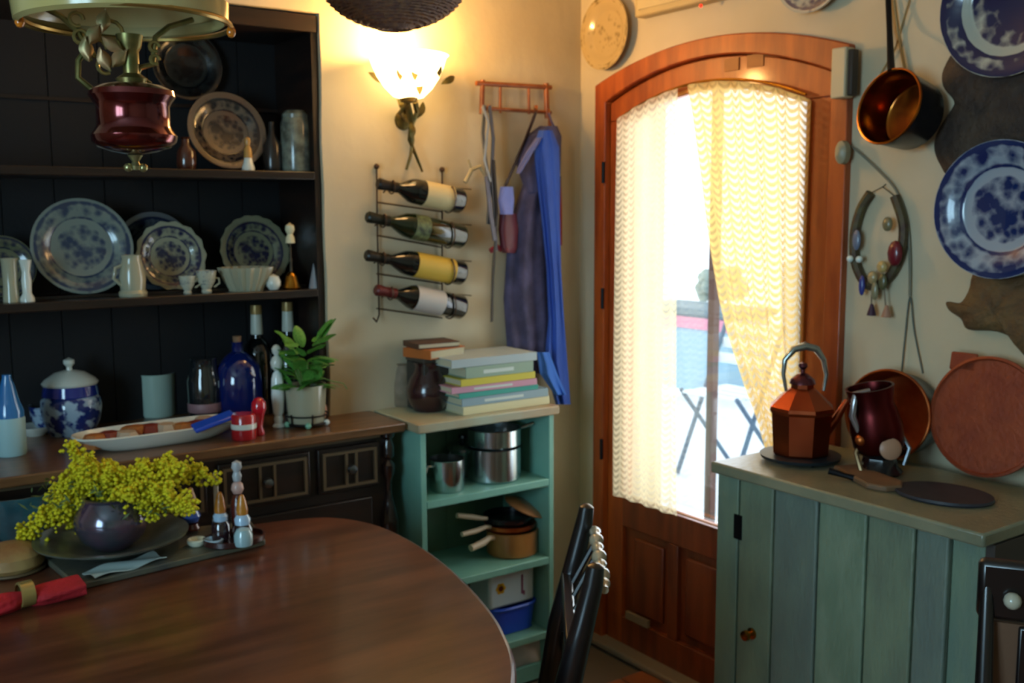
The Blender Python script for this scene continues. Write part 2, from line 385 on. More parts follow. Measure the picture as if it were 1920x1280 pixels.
# folding garden chair outside
gc0 = at(1372, 760, 0, 2.2)
gc = thing('garden_chair', (2.2, gc0.y, -.06), 'white and blue folding garden chair on the bright patio outside', 'chair')
bl = mat('blue_grey_paint', '44617a', .5)
g = MB()
for dy in (-.22, .22):
    g.tube([(2.2-.22, gc0.y+dy, -.05), (2.2+.18, gc0.y+dy, .85)], .014, 8)
    g.tube([(2.2+.24, gc0.y+dy, -.05), (2.2-.2, gc0.y+dy, .46)], .014, 8)
wpart(g, 'frame', bl, gc)
for k in range(4): wpart(MB().box((2.2-.2+k*.1, gc0.y-.21, .44), (2.2-.12+k*.1, gc0.y+.21, .455)), 'slat', mat('garden_white', 'dfe6ea', .6), gc)
for k in range(3): wpart(MB().box((2.2+.10+k*.035, gc0.y-.21, .6+k*.09), (2.2+.115+k*.035, gc0.y+.21, .66+k*.09)), 'slat', mat('garden_white', 'dfe6ea', .6), gc)
q = at(1360, 722, 0, 4.6)
cw = thing('storage_bench', (4.35, q.y, -.06), 'grey blue bench box with pink stripe far out on the patio', 'bench')
wpart(MB().box((4.1, q.y-.5, -.06),(4.6, q.y+.6, .62)), 'box', mat('bench_blue', '8fb4c6', .6), cw, bevel=.02)
wpart(MB().box((4.08, q.y-.5, .5),(4.1, q.y+.6, .6)), 'stripe', mat('bench_pink', 'd88aa4', .6), cw)
wpart(MB().box((4.06, q.y-.55, .62),(4.64, q.y+.65, .68)), 'lid', mat('bench_lid', '5f7884', .6), cw, bevel=.01)
q = at(1350, 640, 0, 5.0)
tr = thing('garden_shrub', (5.0, q.y, -.06), 'grey green clipped shrub against the low garden wall outside', 'shrub')
mb = MB(); rr = random.Random(3)
for k in range(60):
    a = rr.uniform(0, 2*pi); b = rr.uniform(-.5, 1); mb.ball((5.0+.2*cos(a)*sqrt(1-b*b*.8), q.y+.2*sin(a)*sqrt(1-b*b*.8), .78+.18*b), rr.uniform(.04,.07), 6)
tag(wpart(mb, 'foliage', mat('shrub_leaf', '8fa098', .8), tr), kind='stuff')
wpart(MB().tube([(5.0,q.y,-.06),(5.0,q.y,.7)], .03, 8), 'trunk', mat('post_wood', '6b5048', .7), tr)

def dup(root, loc, label=None, group=None):
    r = root.copy(); COL.objects.link(r); r.location = loc
    if label: r['label'] = label
    if group: r['group'] = group
    for ch in list(root.children):
        c = ch.copy(); COL.objects.link(c); c.parent = r
        for g in ch.children:
            d = g.copy(); COL.objects.link(d); d.parent = c
    return r
def lpart(mb, name, m, t, **k):
    """mesh given in the thing's own coordinates"""
    o = mb.build(name, m, None, keep=True, **k); o.parent = t; return o

# ------------------------------------------------------------------ dark dresser in the alcove
Z1 = at(560, 321, 1, .01).z; Z2 = at(600, 541, 1, .01).z; ZT = .9
ds = thing('dresser', (-1.7, .1, 0), 'tall dark oak dresser with plate shelves built into the wall alcove', 'dresser')
D = lambda mb, n, m=M_dark, **k: wpart(mb, n, m, ds, **k)
for k in range(12):
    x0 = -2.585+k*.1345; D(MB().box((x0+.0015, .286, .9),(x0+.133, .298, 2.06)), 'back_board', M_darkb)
D(MB().box((-.985,.012,ZT),(-.968,.285,2.05)), 'side_panel'); D(MB().box((-2.594,.012,ZT),(-2.575,.285,2.05)), 'side_panel')
for z in (Z1, Z2): D(MB().box((-2.574,.008,z-.024),(-.986,.285,z)), 'shelf', bevel=.003)
D(MB().box((-2.574,.275,Z1+.19),(-.986,.285,Z1+.20)).box((-2.574,.09,Z2+.001),(-.986,.096,Z2+.008)), 'plate_rail')
D(MB().box((-2.59,.005,2.02),(-.97,.285,2.066)), 'top_board')
D(MB().prism([(-2.6,-.232),(-.832,-.232),(-.832,-.003),(-.972,-.003),(-.972,.285),(-2.6,.285)], .026, Matrix.Translation((0,0,ZT-.026))), 'counter', M_counter, bevel=.004)
CF = -.19
D(MB().prism([(-2.58,CF),(-.875,CF),(-.875,-.003),(-.972,-.003),(-.972,.28),(-2.58,.28)], ZT-.026-.08, Matrix.Translation((0,0,.08))), 'carcass')
D(MB().box((-2.57,CF+.02,0),(-.885,-.01,.08)), 'plinth')
def P1(px, py, y=CF): return at(px, py, 1, y)
dz1, dz0 = P1(575,845).z, P1(575,930).z
xs = [-2.44, -1.93, P1(405,880).x, P1(578,880).x, P1(593,880).x, P1(708,880).x]
brk = [(xs[2]-(xs[3]-xs[2])-.03, xs[2]-.03), (xs[2], xs[3]), (xs[4], xs[5])]
M_mold = mat('oak_moulding_highlight', '66543e', .3, coat=.4)  # paler than the drawers: tan highlights put into the moulding colour
for a, b in brk:
    dw = D(MB().box((a, CF-.014, dz0), (b, CF, dz1)), 'drawer', M_dark, bevel=.003)
    zm = (dz0+dz1)/2; w = b-a
    for (c, d, e, f) in ((a+.012, dz0+.012, b-.012, dz0+.02), (a+.012, dz1-.02, b-.012, dz1-.012), (a+.012, dz0+.02, a+.02, dz1-.02), (b-.02, dz0+.02, b-.012, dz1-.02), (a+w*.42, dz0+.02, a+w*.42+.007, dz1-.02), (a+w*.58, dz0+.02, a+w*.58+.007, dz1-.02)):
        o = MB().box((c, CF-.022, d), (e, CF-.014, f)).build('moulding', M_mold, None, loc=ds.location); o.parent = dw; o.location = (0,0,0)
    o = MB().lathe([(0,.0),(.006,0),(.006,.008),(.014,.016),(.012,.026),(0,.029)], 16, rotm((a+w*.5, CF-.014, zm), (0,-1,0))).build('knob', M_pewter, None, loc=ds.location); o.parent = dw; o.location = (0,0,0)
for k, (a, b) in enumerate([(-2.5,-1.98),(-1.95,-1.43),(-1.40,-.93)]):
    dd = D(MB().box((a, CF-.014, .12), (b, CF, dz0-.03)), 'cupboard_door', M_dark, bevel=.003)
    o = MB().box((a+.07, CF-.02, .19), (b-.07, CF-.014, dz0-.1)).build('raised_panel', M_dark, None, loc=ds.location, bevel=.006); o.parent = dd; o.location = (0,0,0)
    o = MB().ball((b-.035, CF-.03, .5), .013).build('knob', M_pewter, None, loc=ds.location); o.parent = dd; o.location = (0,0,0)
# turned half-columns on the front corner
prof = [(0,.10),(.02,.10),(.02,.13),(.012,.14),(.018,.2),(.022,.3),(.016,.42),(.01,.46),(.022,.48),(.01,.5),(.013,.53),(.026,.57),(.028,.61),(.016,.66),(.009,.69),(.009,.73),(.018,.75),(.02,.775),(.009,.79),(.018,.80),(.018,.83),(.012,.85),(.02,.86),(.02,.872),(0,.872)]
D(MB().lathe(prof, 20, Matrix.Translation((-.873, CF-.006, 0))), 'turned_column', mat('column_wood', '241612', .15, coat=.8))
D(MB().box((-2.57, CF-.012, dz1+.012), (-.9, CF, dz1+.03)), 'frieze_strip', M_mold)
for x in (-1.452, -1.185): 
    z = Z1-.045
    D(MB().lathe([(0,0),(.009,0),(.004,.004),(.004,.03),(.008,.034),(0,.04)], 12, rotm((x,.286,z+.03), (0,-1,0))), 'plate_peg', M_brass)

# ------------------------------------------------------------------ plates
def dish(name, label, c, R, nrm, m, cat='plate', group=None, deep=.13, n=56, scal=0, nf=12):
    prof = [(0,-.03),(.50,-.03),(.54,-.05),(.57,-.03),(.66,deep*.35),(1,deep),(1,deep+.028),(.97,deep+.03),(.70,deep*.5+.01),(.63,.02),(.58,.0),(0,0)]
    mb = MB().lathe([(r*R, z*R) for r, z in prof], n, flute=scal, nf=nf)
    o = mb.build(name, m, keep=True); o.matrix_world = rotm(c, nrm, (1,0,0) if abs(V(nrm).x) < .8 else (0,-1,0)); return tag(o, label, cat, group)
def shelf_plate(px, y, zs, rpx, m, label, tilt=12, group='china on the dresser', name='china_plate', **k):
    p = on(px, 1, y, zs); R = rpx*mpp(p); t = radians(tilt)
    c = (p.x, y, zs+R*cos(t)+.002+.05*R*sin(t)); return dish(name, label, c, R, (0,-cos(t),sin(t)), m, group=group, **k)
bw = lambda n, R, **k: plate_mat(n, k.pop('base','aab4b0'), k.pop('ink','263a5e'), R, **k)
shelf_plate(158, .17, Z2, 90, bw('willow_grey', .125, base='78847e', ink='2e3e58', dens=.9), 'large grey blue willow-pattern plate, biggest on the middle dresser shelf')
shelf_plate(322, .2, Z2, 64, bw('willow_scallop', .088, base='92957f', ink='1e2548'), 'scalloped white and blue plate in the middle of the middle dresser shelf', scal=.03, nf=14)
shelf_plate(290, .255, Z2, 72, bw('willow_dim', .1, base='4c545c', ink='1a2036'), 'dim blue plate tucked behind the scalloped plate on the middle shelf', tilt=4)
shelf_plate(478, .2, Z2, 66, bw('willow_dark', .09, base='70735c', ink='181b38', rim=.66), 'darker blue plate with pale beaded rim at right of the middle shelf', scal=.02, nf=18)
shelf_plate(8, .2, Z2, 58, bw('willow_left', .08, base='64664e', ink='20283c'), 'patterned plate cut by the left photo edge on the middle shelf')
shelf_plate(426, .17, Z1, 74, bw('willow_upper', .1, base='66584a', ink='15171f', rim=.64), 'brownish blue plate leaning on the upper dresser shelf', tilt=16)
p = at(350, 122, 1, .262)
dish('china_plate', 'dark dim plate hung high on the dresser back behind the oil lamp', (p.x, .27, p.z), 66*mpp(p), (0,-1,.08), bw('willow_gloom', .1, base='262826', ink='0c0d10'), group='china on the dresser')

# ------------------------------------------------------------------ small things on the dresser shelves
def pot(name, label, cat, base, prof_px, m, n=24, group=None, **k):
    s_ = mpp(base); return solo_lathe(name, base, [(r*s_, z*s_) for r, z in prof_px], m, label, cat, n, group, **k)
G2 = 'ornaments on the middle dresser shelf'
CUP = [(0,0),(11,0),(11,3),(9,6),(10,14),(14,38),(15,62),(15,64),(12,64),(11,40),(7,10),(0,8)]
pot('china_beaker', 'white china beaker, leftmost on the middle dresser shelf', 'beaker', on(22, 1, .07, Z2), [(0,0),(15,0),(13,30),(14,76),(16,82),(12,82),(10,20),(0,10)], M_cream, group=G2)
pot('china_vase', 'slim white vase with blue foot beside the large grey blue plate', 'vase', on(52, 1, .06, Z2), [(0,0),(13,0),(13,6),(8,16),(9,40),(7,55),(11,78),(8,78),(5,50),(0,40)], M_white, group=G2)
b = on(250, 1, .07, Z2); s_ = mpp(b)
mg = thing('milk_jug', b, 'cream china milk jug in front of the large grey blue plate', 'jug', G2)
lpart(MB().lathe([(r*s_, z*s_) for r, z in [(0,0),(25,0),(26,6),(22,12),(24,34),(20,58),(17,70),(19,77),(15,77),(13,66),(18,30),(0,10)]], 28), 'body', M_cream, mg)
lpart(MB().tube([(-.022,-.004,.086),(-.045,-.006,.078),(-.05,-.006,.05),(-.03,-.005,.03)], .005, 8), 'handle', M_cream, mg)
# fluted bowl and cups
pot('fluted_bowl', 'pale fluted bowl below the dark beaded-rim plate', 'bowl', on(462, 1, .075, Z2), [(0,0),(30,0),(32,6),(40,20),(48,40),(49,44),(45,44),(36,20),(0,8)], M_cream, n=72, group=G2, flute=.05, nf=18)
for px, lab, h in ((352,'small white cup in front of the scalloped plate',.8),(388,'small white cup between the scalloped and the dark beaded-rim plate',1.0)):
    b = on(px, 1, .06, Z2); s_ = mpp(b)*h
    cp = thing('tea_cup', b, lab, 'cup', 'cups on the middle dresser shelf')
    lpart(MB().lathe([(r*s_, z*s_) for r, z in [(0,0),(9,0),(10,4),(8,7),(16,22),(19,42),(17,42),(13,20),(0,9)]], 22), 'bowl', bw('cup_pattern', .03, base='b9b8a4', ink='555c70', dens=.5), cp)
    lpart(MB().tube([(.022,-.004,.042),(.034,-.006,.04),(.035,-.006,.026),(.02,-.004,.016)], .0028, 6), 'handle', M_cream, cp)
pot('china_egg', 'white egg-shaped trinket between fluted bowl and brass bell', 'ornament', on(513, 1, .04, Z2), [(0,0),(8,1),(13,8),(14,16),(10,26),(0,31)], M_white, group=G2)
b = on(547, 1, .05, Z2); s_ = mpp(b)
be = thing('table_bell', b, 'brass table bell with tall thin handle and white top on the middle shelf', 'bell', G2)
lpart(MB().lathe([(r*s_, z*s_) for r, z in [(0,2),(15,0),(17,3),(14,10),(11,24),(6,31),(0,34)]], 24), 'bell', M_brass, be)
lpart(MB().lathe([(r*s_, z*s_) for r, z in [(0,30),(3,32),(2.2,50),(3.4,54),(2,60),(2,92),(0,95)]], 12), 'stem', mat('dim_bronze', '4a4030', .5, .5), be)
lpart(MB().lathe([(r*s_, z*s_) for r, z in [(0,84),(9,86),(8,96),(5,102),(9,110),(8,118),(0,124)]], 16), 'finial', mat('ivory', 'e2d8b0', .3), be)
pot('glass_cone', 'small grey glass cone at the right end of the middle dresser shelf', 'ornament', on(592, 1, .04, Z2), [(0,0),(13,0),(12,6),(5,40),(2,54),(0,56)], mat('grey_glass', '8c9298', .1, coat=.8), group=G2)
G1 = 'ornaments on the upper dresser shelf'
pot('brown_jar', 'small brown glazed jar at the left of the upper dresser shelf', 'jar', on(350, 1, .07, Z1), [(0,0),(15,0),(18,10),(17,34),(8,46),(7,56),(10,60),(0,60)], mat('brown_glaze', '4a2214', .2, coat=.8), group=G1)
b = on(466, 1, .05, Z1); s_ = mpp(b)
fg = thing('china_figurine', b, 'tiny white and honey china figurine in front of the brownish plate', 'figurine', G1)
lpart(MB().lathe([(r*s_, z*s_) for r, z in [(0,0),(12,0),(12,6),(9,14),(7,24),(0,26)]], 16), 'skirt', M_white, fg)
lpart(MB().lathe([(r*s_, z*s_) for r, z in [(0,22),(8,24),(7,40),(4,46),(6,54),(5,60),(0,63)]], 14), 'torso', mat('honey_glaze', 'b88a48', .2), fg)
b = on(557, 1, .08, Z1); s_ = mpp(b)
cj = thing('stoneware_jar', b, 'tall grey stoneware jar at the right end of the upper shelf', 'jar', G1)
lpart(MB().lathe([(r*s_, z*s_) for r, z in [(0,0),(27,0),(28,4),(28,90),(24,100),(0,100)]], 28), 'body', mat('stoneware', '7d8678', .25, col2='4c5048', scale=30, coat=.5), cj)
lpart(MB().lathe([(r*s_, z*s_) for r, z in [(0,98),(25,99),(25,106),(18,113),(0,115)]], 28), 'lid', mat('stoneware', '7d8678'), cj)
pot('dark_flask', 'dark slender flask between the brownish plate and the stoneware jar', 'flask', on(512, 1, .1, Z1), [(0,0),(16,0),(18,8),(17,50),(6,70),(5,92),(0,94)], mat('dark_glaze', '2a2826', .2), group=G1)

# ------------------------------------------------------------------ things on the dresser counter
GC = 'things standing on the dresser counter'
def cnt(px, py): return at(px, py, 2, ZT+.0005)
b = cnt(137, 812); s_ = mpp(b)
gj = thing('ginger_jar', b, 'lidded blue and white ginger jar with white knob lid on the counter', 'jar', GC)
m = bpy.data.materials
jar_m = mat('jar_pattern', '9db4c8', .12, col2='1b2f70', scale=34, coat=.6, detail=2, lo=.45, hi=.55)
lpart(MB().lathe([(r*s_, z*s_) for r, z in [(0,0),(38,0),(40,4),(50,26),(54,48),(53,66),(48,72)]], 36), 'body', jar_m, gj)
lpart(MB().lathe([(r*s_, z*s_) for r, z in [(48,72),(50,74),(47,92),(44,94),(0,94)]], 36), 'collar', mat('cobalt', '1c2c86', .12, coat=.7), gj)
ld = lpart(MB().lathe([(r*s_, z*s_) for r, z in [(0,93),(48,93),(50,97),(44,104),(26,116),(10,120),(0,120)]], 36), 'lid', M_white, gj)
o = lpart(MB().lathe([(r*s_, z*s_) for r, z in [(0,119),(6,119),(5,126),(10,132),(10,139),(0,144)]], 16), 'knob', M_white, ld)
b = cnt(92, 808); s_ = mpp(b)
pot('sugar_bowl', 'small blue and white bowl just left of the ginger jar', 'bowl', b, [(0,0),(18,0),(20,4),(30,26),(33,50),(31,50),(26,24),(0,8)], jar_m, group=GC)
b = cnt(22, 852); s_ = mpp(b)
sy = thing('blue_bottle', b, 'blue cone-necked bottle with pale label at the left photo edge', 'bottle', GC)
lpart(MB().lathe([(r*s_, z*s_) for r, z in [(0,0),(25,0),(27,4),(27,68),(25,76),(0,76)]], 28), 'label', mat('pale_label', '9fc4c8', .5), sy)
lpart(MB().lathe([(r*s_, z*s_) for r, z in [(26,70),(26,84),(20,100),(13,130),(8,146),(8,152),(0,152)]], 28), 'neck', mat('blue_plastic', '2f74b4', .15, coat=.7), sy)
b = cnt(296, 778); s_ = mpp(b)
tm = thing('tall_mug', b, 'tall pale green mug standing behind the oblong platter', 'mug', GC)
lpart(MB().lathe([(r*s_, z*s_) for r, z in [(0,0),(31,0),(33,4),(33,76),(34,80),(30,80),(29,8),(0,6)]], 30), 'body', mat('pale_green_glaze', 'a9c0b4', .2, coat=.5), tm)
lpart(MB().tube([(-.044,-.01,.10),(-.066,-.012,.09),(-.066,-.012,.04),(-.044,-.01,.03)], .006, 8), 'handle', mat('pale_green_glaze', 'a9c0b4'), tm)
# oblong platter with pastries
pc = at(300, 815, 2, ZT+.02); pl = thing('platter', (pc.x, pc.y, ZT), 'long white oblong platter of pastries along the dresser counter', 'platter', GC)
lx, ly = .235, .085
def plt(u, v):
    a = 2*pi*u; k = v; sq = (abs(cos(a))**3+abs(sin(a))**3)**(-1/3)
    return (lx*k*cos(a)*sq*.93, ly*k*sin(a)*sq*.95, .004+.04*max(0, (k-.62)/.38)**1.3)
plo = lpart(MB().grid(plt, 56, 12, thick=-.005), 'dish', M_white, pl); plo.parent = pl; pl.rotation_euler.z = radians(3)
rr = random.Random(4)
bl_ = [mat('pastry_gold', 'b06a2c', .6, col2='8a4a20', scale=30), mat('pastry_red', '7c2c1c', .5), mat('pastry_pale', 'b9a288', .6)]
for k in range(9):
    x = -.17+.038*k; y = rr.uniform(-.03,.035)
    mb = MB().lathe([(0,0),(.030,.002),(.034,.020),(.024,.036),(0,.040)], 14, sx=rr.uniform(.9,1.3), sy=.9, flute=.06, nf=7)
    o = mb.build('pastry', bl_[k % 3], keep=True); o.location = pl.matrix_basis @ V((x, y, .0)); o.location.z = ZT+.011; o.rotation_euler.z = k
    tag(o, ['golden','reddish','pale'][k % 3]+' little pastry in the oblong white platter, '+['far left end','second from the left end','third from the left end','left of the middle','middle','right of the middle','third from the right end','second from the right end','nearest the blue packet'][k], 'pastry', 'pastries in the platter')
q = at(400, 792, 2, ZT+.05)
o = MB().prism([(-.06,-.02),(.06,-.022),(.062,.018),(-.055,.02)], .012).build('snack_packet', mat('blue_foil', '2450c8', .25, coat=.5), keep=True, bevel=.004)
o.location = (q.x, q.y, ZT+.048); o.rotation_euler = (.25, -.22, .12); tag(o, 'bright blue packet lying across the right end of the platter', 'packet')
# glass demijohns, bottles
def bottle_thing(name, label, base, prof, m, parts=(), group=None, M=None):
    s_ = mpp(base); t = thing(name, base, label, 'bottle', group)
    lpart(MB().lathe([(r*s_, z*s_) for r, z in prof], 26), 'glass', m, t)
    for n_, pr, mm in parts: lpart(MB().lathe([(r*s_, z*s_) for r, z in pr], 22), n_, mm, t)
    return t
bottle_thing('glass_jar', 'dark clear glass jar with pink lid seal behind the platter', on(386, 1, .12, ZT), [(0,0),(28,0),(30,5),(31,80),(26,96),(24,118),(26,122),(0,122)], mat('smoky_glass', '1b2022', .08, coat=1), [('label',[(30.8,22),(31.4,23),(31.4,38),(30.8,39)],mat('faded_pink', '8f6a6e', .5))], group='glassware at the back of the counter')
bottle_thing('blue_demijohn', 'dark cobalt blue glass flagon behind the red cup', on(450, 1, .11, ZT), [(0,0),(38,0),(42,6),(44,70),(40,100),(20,122),(10,128),(10,142),(13,146),(0,146)], mat('cobalt_glass', '0a1c5a', .06, coat=1), [('cork',[(0,144),(7,144),(8,156),(0,157)],mat('cork', '8f6a4c', .8))], group='glassware at the back of the counter')
wine = [(0,0),(26,0),(27,4),(27,112),(22,130),(11,142),(10.5,150),(0,150)]
foil = mat('white_foil', 'c4c9bb', .35); ctop = mat('gold_cap', 'a88c58', .35, .4)
for px, yy, lab in ((487,.16,'dark wine bottle with white foil neck and gold cap, nearer the blue flagon'),(545,.15,'dark wine bottle with white foil neck behind the potted plant')):
    bottle_thing('neck_foil_bottle', lab, on(px, 1, yy, ZT), wine, M_bottle, [('neck_foil',[(0,149),(11,149),(11.2,152),(10,186),(0,186)],foil),('cap',[(0,186),(10,186),(10.5,190),(10,203),(0,204)],ctop)], group='white foil wine bottles')
# white china candlestick
b = cnt(523, 800); s_ = mpp(b)
cs = thing('candlestick', b, 'white china candlestick with beaded top beside the potted plant', 'candlestick', GC)
lpart(MB().lathe([(r*s_, z*s_) for r, z in [(0,0),(11,0),(12,3),(7,8),(9,16),(7,22),(10,28),(12,60),(11,92),(8,102),(4,106)]], 22), 'stem', mat('ribbed_white', 'f0f6f2', .15, coat=.6), cs)
lpart(MB().lathe([(r*s_, z*s_) for r, z in [(0,104),(4,105),(10,112),(12,122),(9,131),(4,135),(8,141),(9,148),(5,154),(0,156)]], 22), 'finial', M_white, cs)
# plant in white pot on a wire stand
b = cnt(575, 797); s_ = mpp(b)
st = thing('pot_stand', b, 'low dark wire stand with pale ball feet under the plant pot', 'stand', GC)
mb = MB()
for zz, r in ((6,37),(22,40)): mb.tube([(r*s_*cos(a*pi/12), r*s_*sin(a*pi/12), zz*s_) for a in range(24)], 1.6*s_, 6, closed=True)
for k in range(6):
    a = k*pi/3+.4; mb.tube([(37*s_*cos(a), 37*s_*sin(a), 5*s_), (40*s_*cos(a), 40*s_*sin(a), 26*s_)], 1.5*s_, 6)
mb.tube([(-37*s_,0,6*s_),(37*s_,0,6*s_)], 1.6*s_, 6).tube([(0,-37*s_,6*s_),(0,37*s_,6*s_)], 1.6*s_, 6)
lpart(mb, 'wire_frame', M_iron, st)
for k in range(5):
    a = k*2*pi/5-1.9; lpart(MB().ball((38*s_*cos(a), 38*s_*sin(a), 6*s_), 6*s_, 12), 'ball_foot', M_white if k % 2 else mat('mint_ball', '7fb79a', .2), st)
pz = b.z+8*s_
pt = thing('potted_plant', (b.x, b.y, pz), 'leafy green plant in a square-shouldered white pot on a wire stand', 'potted plant', GC)
lpart(MB().lathe([(r*s_, z*s_) for r, z in [(0,0),(33,0),(34,3),(38,64),(38,70),(35,70),(34,62),(0,62)]], 30), 'pot', M_cream, pt)
lpart(MB().lathe([(0,58*s_),(33*s_,60*s_),(0,66*s_)], 20), 'soil', mat('soil', '2a1e14', .95), pt)
rr = random.Random(9); lm = mat('leaf_green', '3f7f2e', .4, col2='6aa648', scale=20)
leaf = None
def leaffn(u, v):
    w = sin(pi*min(1, v*.93+.04))**.7*.42; x = (u-.5)*w; return (x, v, -.30*v*v-.5*abs(x)*.4+.03*sin(9*v)*abs(x)*4)
lmesh = MB().grid(leaffn, 4, 7).build('leaf', lm, pt, keep=True)
for k in range(46):
    o = lmesh if k == 0 else lmesh.copy()
    if k: COL.objects.link(o); o.parent = pt
    az = rr.uniform(0, 2*pi); el = rr.uniform(.1, 1.35); L_ = rr.uniform(34, 58)*s_
    r0 = rr.uniform(2, 26)*s_
    o.location = (r0*cos(az), r0*sin(az), rr.uniform(66, 150)*s_); o.rotation_euler = (el, rr.uniform(-.5,.5), az-pi/2); o.scale = (L_*1.25, L_, L_)
mb = MB()
for k in range(7):
    a = k*.9; mb.tube([(5*s_*cos(a), 5*s_*sin(a), 60*s_), (14*s_*cos(a), 14*s_*sin(a), 84*s_), (24*s_*cos(a), 24*s_*sin(a), 112*s_)], 1.6*s_, 6)
mb.tube([(20*s_,-5*s_,84*s_),(50*s_,-8*s_,72*s_),(72*s_,-10*s_,66*s_),(80*s_,-10*s_,54*s_)], 1.1*s_, 5)
lpart(mb, 'stem', mat('plant_stem', '5d7f3c', .6), pt)
# red cup and red pepper mill
b = cnt(458, 822); s_ = mpp(b)
rc = thing('red_tin', b, 'small red tin with a white band on the counter beside the platter', 'tin', GC)
lpart(MB().lathe([(r*s_, z*s_) for r, z in [(0,0),(22,0),(23,2),(23,44),(20,48),(0,48)]], 26), 'can', mat('red_enamel', 'b01c22', .2, coat=.6), rc)
lpart(MB().lathe([(r*s_, z*s_) for r, z in [(23,20),(23.8,21),(23.8,29),(23,30)]], 26), 'band', M_white, rc)
b = cnt(487, 815); s_ = mpp(b)
pot('red_pepper_pot', 'taller red glass pepper pot beside the white candlestick', 'pepper pot', b, [(0,0),(9,0),(10,5),(6,16),(9,36),(14,50),(13,62),(7,70),(0,72)], mat('red_glass', 'c01228', .1, coat=1), group=GC)
b = cnt(603, 783); s_ = mpp(b)
pot('shell_ornament', 'little pinkish shell ornament at the wall right of the plant pot', 'ornament', b, [(0,0),(8,1),(11,10),(10,22),(5,30),(0,32)], mat('shell_pink', 'd6a894', .4), group=GC)
b = cnt(66, 815)
pot('white_dish', 'small white dish beside the blue bottle at the counter edge', 'dish', b, [(0,0),(18,0),(20,3),(34,14),(35,18),(32,18),(0,6)], M_white, group=GC)

# ------------------------------------------------------------------ green open shelf unit
UX0, UX1, UY, UT = -.818, -.308, -.283, .9
un = thing('shelf_unit', ((UX0+UX1)/2, UY/2, 0), 'small pale green open shelf unit of pans between dresser and door', 'shelf unit')
U = lambda mb, n, m=M_green, **k: wpart(mb, n, m, un, **k)
U(MB().box((UX0, UY, UT-.028), (UX1, -.002, UT)), 'top_board', mat('unit_top', 'a8b8a4', .4, col2='a87f50', scale=3), bevel=.004)
bx0, bx1, by = UX0+.012, UX1-.014, UY+.012
U(MB().box((bx0, by, 0), (bx0+.018, -.004, UT-.028)), 'side_panel', M_green, bevel=.002)
U(MB().box((bx1-.018, by, 0), (bx1, -.004, UT-.028)), 'side_panel', M_green, bevel=.002)
sw = (bx1-bx0-.036)/4
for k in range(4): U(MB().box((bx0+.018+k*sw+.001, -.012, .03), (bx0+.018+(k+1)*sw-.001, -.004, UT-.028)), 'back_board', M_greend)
SH = [at(903, 921, 1, by).z, at(950, 1063, 1, by).z, at(1003, 1190, 1, by).z]
for z in SH: U(MB().box((bx0+.018, by, z-.024), (bx1-.018, -.012, z)), 'shelf', M_green, bevel=.003)
U(MB().box((bx0+.018, by+.02, 0), (bx1-.018, by+.035, .05)), 'kick_board')

# things on top of the unit
def ut(px, py, z=UT): return at(px, py, 2, z+.0005)
G3 = 'things on top of the green shelf unit'
b = ut(804, 768)
s_ = mpp(b)
jg = thing('brown_jug', b, 'dark brown round-bellied pottery jug on the green shelf unit', 'jug', G3)
lpart(MB().lathe([(r*s_, z*s_) for r, z in [(0,0),(28,0),(30,3),(41,26),(42,40),(35,60),(26,74),(25,84),(30,92),(27,92),(21,82),(22,70),(0,20)]], 36), 'body', mat('brown_pottery', '3a1c20', .22, col2='2a1416', scale=20, coat=.6), jg)
lpart(MB().tube([(s_*x, s_*y, s_*z) for x,y,z in ((26,-8,86),(40,-12,84),(46,-14,66),(42,-12,46))], 4*s_, 8), 'handle', mat('brown_pottery', '3a1c20'), jg)
pot('beige_vase', 'beige stoneware pot standing behind the dark brown jug', 'pot', ut(757, 757), [(0,0),(31,0),(33,4),(33,40),(29,66),(26,76),(29,80),(25,80),(23,70),(0,60)], mat('beige_stoneware', '8d7c66', .6, col2='75664f', scale=25), group=G3)
# books
bks = [(0.026,'cream','d6cfa4',868,1030),(0.026,'blue grey','8ba3ad',866,1028),(0.016,'teal green','2f9a8c',860,1010),(0.020,'pink and white','c892a6',848,1006),(0.022,'yellow','c9bb3c',864,1004),(0.035,'grey green','90a792',874,1000),(0.026,'pale blue grey','a9b8bb',848,1006)]
z = UT+.0008; names = ['lowest of the pile','second from the bottom','third from the bottom, thin','in the middle of the pile','above the pink and white book','second from the top, thickest','top of the pile, soft-edged']
page = mat('book_pages', 'c9c2a4', .8)
for k, (h, cn, cc, xa, xb) in enumerate(bks):
    front = -.245
    pa = at(xa, 700, 1, front); pb = at(xb, 700, 1, front)
    t = thing('book', ((pa.x+pb.x)/2, front, z), cn+' hardback book, '+names[k]+' on the green shelf unit', 'book', 'pile of books on the green shelf unit')
    w = (pb.x-pa.x)/2; cm = mat('book_'+cn.replace(' ','_'), cc, .55); dp = .17+.012*sin(k*2.3)
    lpart(MB().box((-w, 0, 0), (w, dp, .0025)).box((-w, 0, h-.0035), (w, dp, h-.001)).box((-w, 0, .0025), (w, .003, h-.0035)), 'cover', cm, t)
    lpart(MB().box((-w+.004, .003, .0025), (w-.004, dp-.005, h-.0035)), 'pages', page, t)
    if k in (1,3,5): lpart(MB().box((-w*.5, -.0006, h*.3), (w*.4, 0, h*.62)), 'spine_label', mat('spine_label', 'c8d4cc', .6), t)
    t.rotation_euler.z = radians([0,0,1.2,-1,.6,0,-.8][k]); z += h
ztop = z
